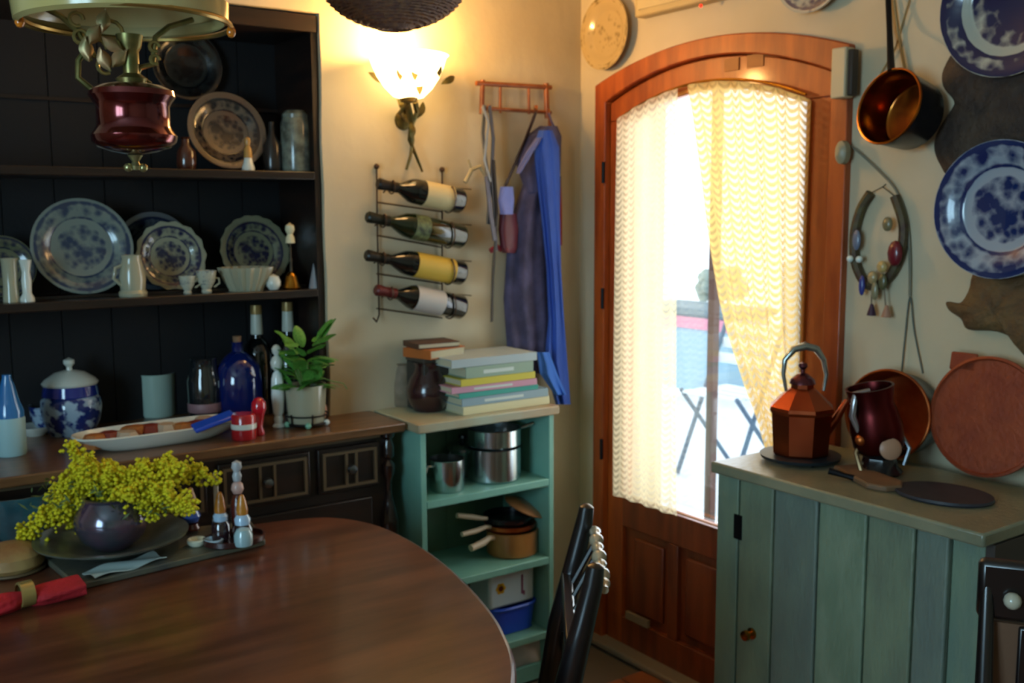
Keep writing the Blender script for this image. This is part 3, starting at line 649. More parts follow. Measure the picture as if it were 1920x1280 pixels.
# little books leaning on the pile's left, and the wooden box beside
q = ut(832, 700)
q = at(815, 768, 2, UT)
t = thing('wooden_box', (-.66, -.085, UT+.0008), 'dark square wooden box behind the brown jug, left of the book pile', 'box', G3)
lpart(MB().box((-.055,-.055,0),(.055,.055,.15)), 'body', mat('box_dark', '3a3630', .6), t, bevel=.003)
lpart(MB().box((-.057,-.057,.151),(.057,.057,.165)), 'lid', mat('box_dark2', '4a4238', .6), t, bevel=.002)
t = thing('orange_book', (-.655, -.10, UT+.167), 'worn orange brown book lying askew on the dark wooden box', 'book', 'small books on the wooden box')
lpart(MB().box((-.075,-.06,0),(.075,.06,.003)).box((-.075,-.06,.025),(.075,.06,.028)).box((-.075,-.06,.003),(-.072,.06,.025)), 'cover', mat('orange_cloth', 'b5652a', .6), t)
lpart(MB().box((-.072,-.057,.003),(.073,.057,.025)), 'pages', page, t); t.rotation_euler.z = radians(14)
t = thing('brown_book', (-.66, -.09, UT+.196), 'flat dark brown book on top of the worn orange book', 'book', 'small books on the wooden box')
lpart(MB().box((-.07,-.055,0),(.07,.055,.003)).box((-.07,-.055,.014),(.07,.055,.017)).box((-.07,-.055,.003),(-.067,.055,.014)), 'cover', mat('brown_cloth', '5a3a28', .6), t)
lpart(MB().box((-.067,-.052,.003),(.068,.052,.014)), 'pages', page, t); t.rotation_euler.z = radians(-5)

# ------------------------------------------------------------------ pans on the unit's shelves
def pan(name, label, base, R, H, m, handles, lid=None, group=None, lidm=None, hm=None):
    t = thing(name, base, label, 'pan', group)
    lpart(MB().lathe([(0,0),(R*.94,0),(R,.006),(R,H-.002),(R*1.03,H),(R*.97,H),(R*.96,.008),(0,.006)], 36), 'body', m, t)
    for k, (az, L_, rise, rad) in enumerate(handles):
        d = V((cos(az), sin(az), 0)); p0 = d*R+V((0,0,H*.82))
        pts = [p0, p0+d*.02+V((0,0,.004)), p0+d*(L_*.5)+V((0,0,rise*.5)), p0+d*L_+V((0,0,rise))]
        lpart(MB().tube(pts, [rad*.7, rad*.8, rad, rad*.9], 10), 'handle', hm or m, t)
    if lid:
        l = lpart(MB().lathe([(0,H+.001),(R*1.02,H+.001),(R*1.02,H+.005),(R*.8,H+.014),(R*.3,H+.022),(0,H+.023)], 32), 'lid', lidm or m, t)
        lpart(MB().lathe([(0,H+.022),(.004,H+.022),(.005,H+.03),(.014,H+.036),(.012,H+.045),(0,H+.047)], 14), 'knob', lid, l)
    return t
def us(px, y, k): return on(px, 1, y, SH[k]+.0006)
GP1 = 'steel pans on the top inner shelf'
b = us(838, -.19, 0); s_ = mpp(b)
pan('saucepan', 'small steel saucepan with looped handle at left of the upper pan shelf', b, 33*s_, 60*s_, M_steel, [(pi*1.05, .075, -.05, .006)], group=GP1)
b = us(925, -.16, 0); s_ = mpp(b)
pan('stock_pot', 'large steel pot at the centre of the upper pan shelf', b, 52*s_, 62*s_, M_steel, [], group=GP1)
t = pan('steamer_pan', 'steel steamer pan with two short knob handles nested on the large pot', (b.x+.004, b.y, b.z+62*s_+.001), 50*s_, 34*s_, M_steel, [(-.25,.05,.012,.007)], group=GP1)
pan('lidded_saucepan', 'lidded steel saucepan behind the small saucepan at shelf left', us(868, -.07, 0), .05, .085, M_steel, [(pi*.95,.06,.0,.006)], lid=M_blk, group=GP1)
t = pan('colander', 'steel colander stacked high behind the large steel pot', us(955, -.055, 0), .048, .14, M_pewter, [(0,.05,.0,.007)], group=GP1)
# second shelf: three pale handled pans and the terracotta casserole
GP2 = 'pans on the middle shelf of the green unit'
hm_ = mat('pale_wood_handle', 'cdb494', .4)
pcz = us(960, -.16, 1); s_ = mpp(pcz)
pan('casserole', 'honey-brown pottery casserole on the middle shelf of the green unit', pcz, 48*s_, 46*s_, mat('honey_pottery', 'b07a3e', .35, col2='9c6430', scale=12, coat=.4), [(pi*1.06,.10,-.01,.012)], group=GP2, hm=hm_)
t = pan('copper_pan', 'copper frying pan with pale handle stacked on the casserole', (pcz.x-.004, pcz.y+.005, pcz.z+46*s_+.002), 47*s_, .02, M_copper, [(pi*1.03,.115,.0,.009)], group=GP2, hm=hm_)
t = pan('dark_pan', 'black frying pan with pale handle on top of the copper pan', (pcz.x-.008, pcz.y+.01, pcz.z+46*s_+.024), 45*s_, .022, M_blk, [(pi*.98,.11,.028,.009)], group=GP2, hm=hm_)
o = MB().lathe([(0,0),(.07,.0),(.073,.004),(.05,.014),(.012,.018),(0,.019)], 32).build('pan_lid', mat('orange_wood_lid', 'b4794a', .35, coat=.4), keep=True)
q = us(990, -.19, 1); o.matrix_world = rotm((q.x+.0, -.17, pcz.z+46*s_+.062), (.35,-.25,.9)); tag(o, 'tilted wooden lid leaning to the right on the stacked pans', 'lid')
# third shelf
q = us(948, -.16, 2)
o3 = thing('plastic_basket', (q.x, -.16, SH[2]+.0006), 'bright blue plastic basket on the lowest shelf of the green unit', 'basket')
mbb = MB()
def bask(u, v):
    a = 2*pi*u; sq = (abs(cos(a))**4+abs(sin(a))**4)**(-.25); k = 1+.14*v; return (.078*cos(a)*sq*k, .06*sin(a)*sq*k, .085*v+.002)
bm_ = mat('blue_basket', '1f4fd0', .35)
lpart(mbb.grid(bask, 40, 6, thick=.003).prism([(.07,-.05),(.07,.05),(-.07,.05),(-.07,-.05)], -.004, Matrix.Translation((0,0,.006))), 'basket_body', bm_, o3)
lpart(MB().tube([bask(i/32,1) for i in range(32)], .006, 6, closed=True), 'rim', bm_, o3)
et = thing('enamel_bin', (q.x-.012, -.155, SH[2]+.0885), 'white enamel bread tin with painted yellow flower resting in the blue basket', 'tin')
ew = mat('enamel_white', 'bcd2d6', .2, coat=.5)
lpart(MB().box((-.088,-.062,.004),(.088,.062,.125)), 'body', ew, et, bevel=.01)
lpart(MB().box((-.09,-.064,.126),(.09,.064,.14)), 'lid', mat('mint_enamel', '86b8a8', .25), et, bevel=.004)
def disc(t, name, c, r, m, nrm=(0,-1,0), th=.0008): 
    return lpart(MB().lathe([(0,0),(r,0),(r,th),(0,th)], 18, rotm(c, nrm)), name, m, t)
for k in range(6):
    a = k*pi/3; disc(et, 'painted_petal', (-.045+.011*cos(a), -.0622, .07+.011*sin(a)), .008, mat('petal_yellow', 'c8a028', .4))
disc(et, 'painted_centre', (-.045,-.0632,.07), .009, mat('petal_brown', '5a2a14', .4))
lpart(MB().box((.035,-.0628,.035),(.042,-.062,.1)).box((.043,-.0628,.03),(.049,-.062,.045)), 'painted_stripe', mat('plum', '7c3658', .4), et)
# something pale on the unit's floor
q = on(1000, 1, -.2, .0)
t = thing('bread_bag', (q.x-.02, -.17, .001), 'crumpled pale bag with orange edge below the lowest shelf', 'bag')
def bag(u, v):
    a = 2*pi*u; r = .075*sin(pi*(.12+.8*v))**.6*(1+.1*sin(5*a+7*v)); return (r*cos(a), r*.9*sin(a), .14*v)
lpart(MB().grid(bag, 30, 10, thick=.002), 'sack', mat('bag_white', 'c9c0b0', .7), t)
lpart(MB().tube([(.055*cos(a*pi/8), .05*sin(a*pi/8), .13) for a in range(16)], .006, 6, closed=True), 'orange_band', mat('bag_orange', 'c87a28', .6), t)

# ------------------------------------------------------------------ wall lamp
sx_ = at(765, 140, 1, -.115); rimz = at(765, 106, 1, -.115).z; botz = at(765, 186, 1, -.115).z
RB = 80*mpp(sx_)
sc = thing('wall_lamp', (sx_.x, -.02, rimz), 'lit frosted glass bowl wall lamp on a leafy twisted bronze stem', 'lamp')
hb = rimz-botz
prof = [(.20,-hb),(.38,-hb*.95),(.60,-hb*.74),(.78,-hb*.48),(.9,-hb*.22),(.97,0),(1.04,.008),(1.0,.010),(.93,0),(.86,-hb*.2),(.74,-hb*.44),(.56,-hb*.70),(.34,-hb*.90),(0,-hb*.95)]
gm_ = mat('lit_alabaster', 'fff0d0', .4, emit='ffd890', es=5.5)
bw_ = MB().lathe([(r*RB, z) for r, z in prof], 40, Matrix.Translation((0, -.095, 0)), sy=.72)
lpart(bw_, 'glass_bowl', gm_, sc)
mb = MB()
for a, zz in ((-2.25, .45), (-.80, .30), (-1.45, .75), (-1.75, .45)):
    R_ = RB*(1-zz*.62); c = V((R_*cos(a), -.095+R_*.72*sin(a), -hb*zz))
    mb.grid(lambda u, v: V((c.x+(u-.5)*.022*sin(pi*v), c.y-.006, c.z+(v-.5)*.045)), 4, 6, thick=.002)
lpart(mb, 'bowl_leaves', M_bronze, sc)
def wx(px, py, y=-.03): q = at(px, py, 1, y); return q-V(sc.location)
mb = MB()
mb.tube([wx(762,188,-.09), wx(766,205,-.07), wx(772,232,-.04), wx(768,262), wx(780,292), wx(792,322)], [.010,.011,.009,.007,.005,.004], 8)
mb.tube([wx(778,190,-.09), wx(782,210,-.06), wx(771,236,-.04), wx(774,262), wx(770,292), wx(762,318)], [.009,.008,.008,.006,.005,.004], 8)
mb.lathe([(0,-hb-.012),(.024,-hb-.008),(.03,-hb+.006),(.03,-hb+.014),(0,-hb+.014)], 18, Matrix.Translation((0,-.095,0)))
lpart(mb, 'stem', M_bronze, sc)
for px, py, an in ((752,200,.5),(788,206,-.4),(770,245,.1),(704,146,1.0),(840,150,-1.1)):
    c = wx(px, py, -.05)
    def lf(u, v, c=c, an=an):
        w = .022*sin(pi*v)**.8*(u-.5); h_ = (v-.5)*.055; return (c.x+w*cos(an)-h_*sin(an), c.y-.012*sin(pi*v), c.z+h_*cos(an)+w*sin(an))
    lpart(MB().grid(lf, 4, 8, thick=.002), 'leaf', M_bronze, sc)
lpart(MB().lathe([(0,0),(.03,0),(.028,.01),(0,.016)], 20, rotm((.045,.02,-hb-.05), (0,-1,0))).tube([(.045,.012,-hb-.05),(0,-.04,-hb-.035),(0,-.09,-hb-.01)], .006, 8), 'wall_plate', M_bronze, sc)
lpart(MB().ball((0,-.095,-.02), .018, 12), 'bulb', mat('bulb', 'fff4dc', .3, emit='ffe2a8', es=30), sc)
l = bpy.data.lights.new('lamp_glow', 'POINT'); l.energy = 16; l.color = (1,.54,.17); l.shadow_soft_size = .03
lo = bpy.data.objects.new('lamp_glow', l); COL.objects.link(lo); lo.location = (sx_.x, -.115, rimz+.035)
l = bpy.data.lights.new('lamp_glow_low', 'POINT'); l.energy = 2.6; l.color = (1,.55,.2); l.shadow_soft_size = .07
lo = bpy.data.objects.new('lamp_glow_low', l); COL.objects.link(lo); lo.location = (sx_.x, -.22, rimz-hb*.7)

# ------------------------------------------------------------------ hanging wine rack and four bottles
ra, rb_ = at(706, 312, 1, -.012), at(712, 603, 1, -.012); rc_ = at(829, 318, 1, -.012)
wr = thing('wine_rack', ((ra.x+rc_.x)/2, -.01, rb_.z), 'thin black iron wall rack holding four tilted wine bottles', 'rack')
mb = MB(); RP = lambda px, py, y=-.012: at(px, py, 1, y)-V(wr.location)
mb.tube([RP(706,312), RP(708,450), RP(711,590), RP(706,603,-.03), RP(700,596,-.04)], .0028, 6)
mb.tube([RP(829,318), RP(829,420), RP(829,580)], .0028, 6)
mb.ball(RP(706,312), .009, 10).ball(RP(829,318), .009, 10)
BT = [((708,344),(864,377)),((688,406),(866,444)),((686,478),(866,512)),((704,543),(866,576))]
yb = -.062
for (a, b) in BT:
    A, B_ = at(*a, 1, yb), at(*b, 1, yb); d = (B_-A)
    for t_, r in ((.16,.021),(.84,.043)):
        c = A+d*t_-V(wr.location); 
        ring = [c+V((0, r*cos(k*pi/10), r*sin(k*pi/10))) for k in range(-11, 6)] if False else [c+V((0, r*1.02*cos(k*pi/10), r*1.02*sin(k*pi/10))) for k in range(-13, 3)]
        mb.tube(ring, .0024, 6)
        mb.tube([V((c.x, 0, c.z-r*.8)), ring[0]], .0024, 6)
    mb.tube([RP(706, a[1]+35), V(RP(829, b[1]+20))], .0022, 6)
    mb.tube([RP(838, b[1]-26, -.02), RP(884, b[1]-22, -.02)], .0016, 6)
lpart(mb, 'iron_frame', M_wire, wr)
specs = [('wine_bottle','dark wine bottle with cream label, topmost in the iron wall rack','c9b98a',.52,.86,'1a1412',.0),
         ('wine_bottle','olive wine bottle with small dark patterned label, second in the iron wall rack','2c3424',.45,.60,'12180f',0),
         ('wine_bottle','dark wine bottle with yellow gold label, third in the iron wall rack','c9a63c',.48,.88,'15130f',0),
         ('wine_bottle','wine bottle with red foil neck and pale label, lowest in the iron wall rack','b9b4ae',.42,.74,'5e1c1c',0)]
for ((a, b), (nm, lab, lc, l0, l1, cap, _)) in zip(BT, specs):
    A, B_ = at(*a, 1, yb), at(*b, 1, yb); L_ = (B_-A).length; R_ = .0385
    t = thing(nm, B_, lab, 'bottle', 'wine bottles in the iron rack', M=rotm(B_, A-B_, (0,0,1)))
    Hh = L_
    lpart(MB().lathe([(0,.004),(R_*.9,0),(R_,.006),(R_,Hh*.56),(R_*.92,Hh*.62),(R_*.6,Hh*.70),(.0155,Hh*.75),(.014,Hh*.9),(.0165,Hh*.965),(.0165,Hh*.985),(.012,Hh),(0,Hh)], 28), 'glass', M_bottle if lab[0] == 'd' or 'red' in lab else mat('olive_glass', '1a2412', .08, coat=.6), t)
    lpart(MB().lathe([(R_+.0004,Hh*(1-l1)),(R_+.001,Hh*(1-l1)),(R_+.001,Hh*(1-l0)),(R_+.0004,Hh*(1-l0))], 28), 'label', mat('label_'+lc, lc, .55, col2=('6c7a50' if lc == '2c3424' else None), scale=60), t)
    lpart(MB().lathe([(.0150,Hh*.78),(.0162,Hh*.78),(.0152,Hh*.9),(.0175,Hh*.965),(.0175,Hh*.986),(.0125,Hh*1.002),(0,Hh*1.002)], 20), 'neck_foil', mat('foil_'+cap, cap, .35, .2), t)
    if lc == '2c3424': lpart(MB().lathe([(0,0),(.010,0),(.010,.002),(0,.002)], 14, rotm((-.012, .0, Hh*.44), (0,1,0)) @ Matrix.Translation((0,0,R_-.001))), 'medallion', mat('medal', 'a8c0c8', .4), t)

# ------------------------------------------------------------------ coat rack of cane, with what hangs on it
CR = lambda px, py, y=-.022: at(px, py, 1, y)
cl = CR(965, 208); cr = thing('coat_rack', (cl.x, -.01, cl.z), 'cane ladder-shaped coat rack on the wall beside the corner', 'coat rack')
cane = mat('cane', '9c5420', .4, col2='7a3c14', scale=20, coat=.2)
Q = lambda px, py, y=-.022: CR(px, py, y)-V(cr.location)
for n_, pts, r in (('rail',[(893,156),(1033,164)],.008),('rail',[(905,203),(1033,211)],.006),('upright',[(905,150),(903,214)],.008),('upright',[(938,158),(938,212)],.005),('upright',[(991,158),(992,214)],.005),('upright',[(1024,156),(1026,222)],.009)):
    o = lpart(MB().tube([Q(*p) for p in pts], r, 10), n_, cane, cr)
for px in (916, 1004):
    lpart(MB().tube([Q(px,207), Q(px,209,-.05), Q(px+1,200,-.075)], [.006,.005,.007], 8), 'peg', cane, cr)
lpart(MB().tube([Q(1028,205), Q(1030,215,-.05), Q(1031,240,-.06)], [.006,.005,.007], 8), 'peg', cane, cr)
def drape(name, rows, y, amp, folds, thick, m, label, cat, group=None, nv=60, nu=48, seed=0, mid=0):
    """hanging cloth: rows = (py, px_left, px_right[, extra depth]) top to bottom; a closed folded slab"""
    rows = [r if len(r) > 3 else (*r, 0) for r in rows]
    def row(v):
        k = v*(len(rows)-1); i = min(int(k), len(rows)-2); f = k-i; f = f*f*(3-2*f)*.5+f*.5
        return [rows[i][q]+(rows[i+1][q]-rows[i][q])*f for q in range(4)]
    base = at((rows[0][1]+rows[0][2])/2, rows[-1][0], 1, y)
    def fn(u, v):
        py, a, b_, ex = row(v); yy = y-ex
        bulge = sin(pi*u)**.6
        yf = yy-bulge*thick-amp*bulge*(sin(u*folds*2*pi+seed+1.3*sin(v*4+seed))+.4*sin(u*folds*4.3+v*6))*(.35+.65*v)
        q = at(a+(b_-a)*u, py, 1, min(yf, -.012)); return q-base
    def fb(u, v):
        py, a, b_, ex = row(v); q = at(a+(b_-a)*u, py, 1, min(y-ex+.004, -.008)); return q-base
    mb = MB().grid(fn, nu, nv); mb.grid(lambda u, v: fb(1-u, v), nu, nv)
    # hems: close bottom and top
    mb.grid(lambda u, v: fn(u, 1)*(1-v)+fb(u, 1)*v, nu, 1); mb.grid(lambda u, v: fb(u, 0)*(1-v)+fn(u, 0)*v, nu, 1)
    o = mb.build(name, m, keep=True, ang=60); o.location = base
    return tag(o, label, cat, group) if label else o
M_blue = mat('blue_cotton', '3a62c4', .8, col2='2f55b8', scale=5, bump=.2, bscale=200)
M_greyc = mat('grey_blue_wool', '5c5a80', .9, col2='42405c', scale=14, bump=.4, bscale=220)
GH = 'clothes and bags on the cane coat rack'
# dark grey coat
coat = thing('coat', at(995, 600, 1, -.03), 'long grey blue wool coat hanging from the cane rack', 'coat', GH)
def attach(o, t): 
    o.parent = t; o.location = o.location-t.location
b_ = drape('body', [(330,985,1052),(400,962,1050),(470,950,1050),(560,944,1052),(620,948,1050),(700,955,1040)], -.035, .012, 3, .05, M_greyc, None, None); attach(b_, coat)
b_ = drape('shoulder', [(236,1012,1045,0),(255,985,1053),(300,965,1052),(360,985,1048)], -.04, .012, 1.5, .06, M_greyc, None, None, seed=2); attach(b_, coat)
lp_ = MB().tube([at(1029,212,1,-.055)-coat.location, at(1034,228,1,-.07)-coat.location, at(1040,240,1,-.07)-coat.location], .004, 6); lpart(lp_, 'hanging_loop', M_greyc, coat)
# blue jacket in front
jk = thing('jacket', at(1040, 750, 1, -.05), 'bright blue cotton apron hanging folded in front of the grey coat', 'apron', GH)
b_ = drape('cloth', [(244,1010,1036),(275,1000,1048),(320,1004,1050),(400,1014,1050),(500,1024,1052),(600,1028,1058),(680,1020,1064),(758,1042,1070)], -.095, .014, 2.2, .03, M_blue, None, None, seed=1, nu=40, nv=70); attach(b_, jk)
b_ = drape('sleeve', [(258,1004,1018),(285,986,1000),(315,970,982),(325,968,976)], -.115, .006, 1, .015, mat('greyed_cotton', '6a6ea0', .85), None, None, seed=3); attach(b_, jk)
b_ = drape('tie', [(660,1006,1030),(700,1012,1045),(740,1040,1062)], -.13, .01, 1.5, .012, mat('apron_tie', '3c78e0', .8), None, None, seed=4); attach(b_, jk)
# dark strap of a bag, diagonal
bg_ = thing('shoulder_bag', at(950, 500, 1, -.05), 'maroon shoulder bag on a dark diagonal strap at the cane rack', 'bag', GH)
mb = MB().tube([at(1004,212,1,-.075), at(985,262,1,-.07), at(960,320,1,-.07), at(940,365,1,-.07)], .012, 8, flat=.35)
mb.v = [p-V(bg_.location) for p in mb.v]; lpart(mb, 'strap', mat('dark_strap', '3a261e', .6), bg_)
b_ = drape('pouch', [(400,936,968),(430,934,972),(465,938,970),(474,942,966)], -.06, .004, 1, .03, mat('maroon_leather', '5c1c2a', .5), None, None); attach(b_, bg_)
b_ = drape('blue_scarf', [(350,938,962),(375,934,964),(402,938,962)], -.085, .006, 1, .02, mat('pale_blue_cotton', '7a86cc', .85), None, None); attach(b_, bg_)
# grey straps / keys at the left
ls = thing('webbing_straps', at(920, 600, 1, -.04), 'bundle of grey webbing straps with metal clips on the left peg', 'straps', GH)
for k, (pts, w, mm) in enumerate([([(908,198),(905,250),(910,300),(918,360),(915,420)], .011, '7c7c7c'), ([(918,198),(925,260),(922,330),(928,400),(930,470)], .010, '5a5c66'), ([(926,300),(932,400),(924,520),(922,603)], .008, '3a342e'), ([(912,330),(920,400),(928,450)], .013, '6a6a78'), ([(905,200),(916,230),(908,300),(920,340)], .007, '9aa0a4')]):
    mb = MB().tube([at(x,y_,1,-.07-.006*k) for x, y_ in pts], w*1.5, 8, flat=.35); mb.v = [p-V(ls.location) for p in mb.v]
    lpart(mb, 'strap', mat('webbing_'+mm, mm, .7), ls)
mb = MB().tube([at(x,y_,1,-.06) for x, y_ in ((920,470),(932,462),(940,468))], .009, 8); mb.v = [p-V(ls.location) for p in mb.v]; lpart(mb, 'red_clip', mat('red_clip', 'a03040', .5), ls)
mb = MB().tube([at(x,y_,1,-.05) for x, y_ in ((872,342),(884,318),(900,312),(912,330))], .007, 8).tube([at(x,y_,1,-.05) for x, y_ in ((884,318),(878,300))], .004, 6); mb.v = [p-V(ls.location) for p in mb.v]; lpart(mb, 'pale_cord', mat('cord_cream', 'b8ac88', .7), ls)
b_ = drape('red_towel_body', [(330,1042,1052),(400,1040,1054),(460,1042,1054)], -.02, .004, 1, .01, mat('red_cloth', '9c3020', .8), 'strip of red cloth behind the blue apron on the rack', 'cloth', GH)
b_.name = 'red_cloth'

# ------------------------------------------------------------------ wicker basket hanging from the ceiling
bc = CAM+ray(737, -60)*2.35
bk = thing('hanging_basket', (bc.x, bc.y, 0), 'round dark wicker basket hanging bottom-down at the top of the photo', 'basket')
kz = mpp(bc); bot = CAM.z+(ray(737, 47)*2.35).z
RB_ = 138*kz
wk = mat('wicker', '6a4a44', .6, col2='8a6448', scale=60, bump=.7, bscale=120)
mb = MB(); NR = 24; NW = 32
bk.location = (bc.x, bc.y, bot)
for i in range(NR):
    t_ = i/(NR-1); r = RB_*sin(min(1, t_*1.02+.12)*pi/2)**.8 if i else RB_*.18; r = RB_*sqrt(max(0, 1-(1-t_)**2*.94)); z = .11*t_
    pts = [((r+.0022*(1 if (k+i) % 2 else -1))*cos(2*pi*k/NW), (r+.0022*(1 if (k+i) % 2 else -1))*sin(2*pi*k/NW), z) for k in range(NW)]
    mb.tube(pts, .0045, 5, closed=True)
for j in range(3):
    r = RB_*(.24-.07*j); mb.tube([(r*cos(a*pi/10), r*sin(a*pi/10), .0015) for a in range(20)], .009, 5, closed=True)
lpart(mb, 'woven_body', wk, bk)
mb = MB()
for k in range(NW//2):
    a = 4*pi*k/NW; mb.tube([(RB_*sqrt(max(0,1-(1-t)**2*.94))*cos(a), RB_*sqrt(max(0,1-(1-t)**2*.94))*sin(a), .11*t+.002) for t in (0,.12,.25,.4,.6,.8,1)], .004, 5)
lpart(mb, 'stake', wk, bk)
lpart(MB().tube([(RB_*cos(a*pi/16), RB_*sin(a*pi/16), .115) for a in range(32)], .010, 8, closed=True), 'rim', wk, bk)
lpart(MB().tube([(RB_*cos(a), 0, .115+.2*sin(a)) for a in [pi*i/16 for i in range(17)]], .008, 8), 'handle', wk, bk)
lpart(MB().tube([(0,0,.31),(0,0,ZC-bot)], .003, 6), 'cord', mat('cord', '6a5a44', .8), bk)

# ------------------------------------------------------------------ hanging oil lamp over the table
oc = CAM+ray(250, 220)*1.8; k_ = 1.8/F
def lz(py): return (-(py-220))*k_
ol = thing('hanging_oil_lamp', (oc.x, oc.y, oc.z), 'hanging brass oil lamp with greenish opal shade and red copper font', 'lamp')
fp = [(0,-70),(18,-68),(40,-64),(66,-56),(76,-46),(78,-34),(70,-24),(66,-16),(66,20),(70,26),(78,38),(76,48),(62,56),(36,62),(16,66),(0,66)]
lpart(MB().lathe([(r*k_, z*k_) for r, z in fp], 40), 'font', mat('red_copper', '7c2a26', .16, .9, col2='5c1a20', scale=10, coat=.7), ol)
lpart(MB().lathe([(r*k_, z*k_) for r, z in [(0,-98),(8,-97),(10,-90),(6,-82),(10,-76),(14,-70),(0,-68)]], 18).ball((-.013,0,-.088), .008, 10).ball((.013,0,-.088), .008, 10), 'finial', mat('pale_brass', 'a8a070', .3, .8), ol)
lpart(MB().lathe([(r*k_, z*k_) for r, z in [(0,62),(26,64),(28,70),(14,80),(15,96),(15,120),(20,128),(24,150),(0,152)]], 24), 'burner', mat('green_brass', '5c6038', .35, .8, col2='8a7a48', scale=30), ol)
gb = mat('green_brass', '5c6038')
for sgn, bx in ((-1, 84), (1, 60)):
    pts = [(sgn*66, 46), (sgn*92 if sgn < 0 else 30, 70), (sgn*96 if sgn < 0 else 22, 92), (sgn*78 if sgn < 0 else 40, 118), (sgn*88 if sgn < 0 else 44, 148), (sgn*110 if sgn < 0 else 62, 176)]
    pts = [(sgn*70, 46), (sgn*94, 66), (sgn*92, 96), (sgn*76, 120), (sgn*92, 150), (sgn*118, 172), (sgn*160, 190)] if sgn < 0 else [(34, 62), (12, 78), (16, 92), (40, 100), (44, 128), (48, 150), (74, 172), (120, 190)]
    lpart(MB().tube([(x*k_, 0.0, z*k_) for x, z in pts], 5.5*k_, 8), 'arm', gb, ol)
mb = MB()
for (x, z, a_) in ((-50,100,.4),(-66,142,-.5),(-34,128,1.0),(-80,116,.1),(-48,168,-.2),(-24,104,-.7)):
    lpart(MB().grid(lambda u, v: ((x+(u-.5)*26*sin(pi*v)*cos(a_)-(v-.5)*44*sin(a_))*k_, -.012-.008*sin(pi*u), (z+(v-.5)*44*cos(a_)+(u-.5)*26*sin(pi*v)*sin(a_))*k_), 6, 8, thick=.002), 'cast_leaf', mat('cast_olive', '86865a', .4, .5, col2='b08a60', scale=30), ol)
for (x, z, r) in ((-86,138,12),(-74,108,9),(-92,168,12),(-34,150,22),(-58,120,16),(-46,90,14),(44,108,8),(44,132,9)):
    lpart(MB().tube([((x+r*cos(a))*k_, -.004, (z+r*sin(a))*k_) for a in [i*pi/6 for i in range(11)]], 3.6*k_, 6), 'scroll', mat('green_brass2', '7c7a4c', .35, .7, col2='a08850', scale=40), ol)
# shade: wide shallow opal cone, tilted slightly towards the photographer
opal = mat('opal_glass', 'b4a264', .2, col2='c8b884', scale=4, coat=.5)
sh_ = MB().lathe([(r*k_, z*k_) for r, z in [(178,168),(187,174),(189,204),(178,216),(150,240),(96,280),(60,310),(56,310),(92,274),(146,228),(172,198),(176,190)]], 64, Matrix.Rotation(radians(-2.5), 4, 'Y'))
lpart(sh_, 'shade', opal, ol)
lpart(MB().tube([(183*k_*cos(a*pi/24), 183*k_*sin(a*pi/24), 172*k_) for a in range(48)], 5*k_, 6, closed=True), 'shade_ring', mat('ring_brass', 'a8884a', .3, .8), ol)
lpart(MB().tube([(0,0,300*k_),(0,0,ZC-oc.z)], .006, 8), 'suspension_rod', M_brass, ol)
# ring on the shade ring: amber drops
for a in (2.9, -.35): lpart(MB().ball((183*k_*cos(a), 183*k_*sin(a), 163*k_), 9*k_, 10, (1,1,1.3)), 'amber_drop', mat('amber', 'd8781c', .1, coat=1), ol)

# ------------------------------------------------------------------ table
TZ = .75
half = [(-1.85,-.42),(-1.60,-.42),(-1.40,-.435),(-1.28,-.455),(-1.19,-.50),(-1.135,-.60),(-1.12,-.74),(-1.13,-.90),(-1.158,-1.06),(-1.20,-1.22),(-1.24,-1.33),(-1.30,-1.45),(-1.40,-1.57),(-1.58,-1.68),(-1.85,-1.72)]
ring = half+[(-3.7-x, y) for x, y in reversed(half[1:-1])]
def smooth_ring(P, n=4):
    o = []; m_ = len(P)
    for i in range(m_):
        p0, p1, p2, p3 = (V((*P[(i+q) % m_], 0)) for q in (-1,0,1,2))
        for k in range(n):
            t = k/n; q = .5*((2*p1)+(p2-p0)*t+(2*p0-5*p1+4*p2-p3)*t*t+(3*p1-p0-3*p2+p3)*t**3); o.append((q.x, q.y))
    return o
rg = smooth_ring(ring); tb = thing('dining_table', (-1.85, -1.07, 0), 'dark polished mahogany dining table with rounded end in the foreground', 'table')
T = lambda mb, n, m, **k: wpart(mb, n, m, tb, **k)
T(MB().prism(rg, .026, Matrix.Translation((0,0,TZ-.026))), 'tabletop', M_table, bevel=.009)
cxm, cym = -1.85, -1.07
T(MB().prism([(cxm+(x-cxm)*.82, cym+(y-cym)*.82) for x, y in rg], .09, Matrix.Translation((0,0,TZ-.117))), 'apron', M_tlegs)
lprof = [(0,0),(.02,0),(.024,.03),(.016,.06),(.026,.14),(.034,.3),(.03,.44),(.02,.5),(.034,.52),(.034,.632),(0,.632)]
for k, (x, y) in enumerate(((-1.60,-.66),(-1.62,-1.40),(-2.08,-1.40),(-2.10,-.66))): T(MB().lathe(lprof, 20, Matrix.Translation((x,y,.0005))), 'leg', M_tlegs)

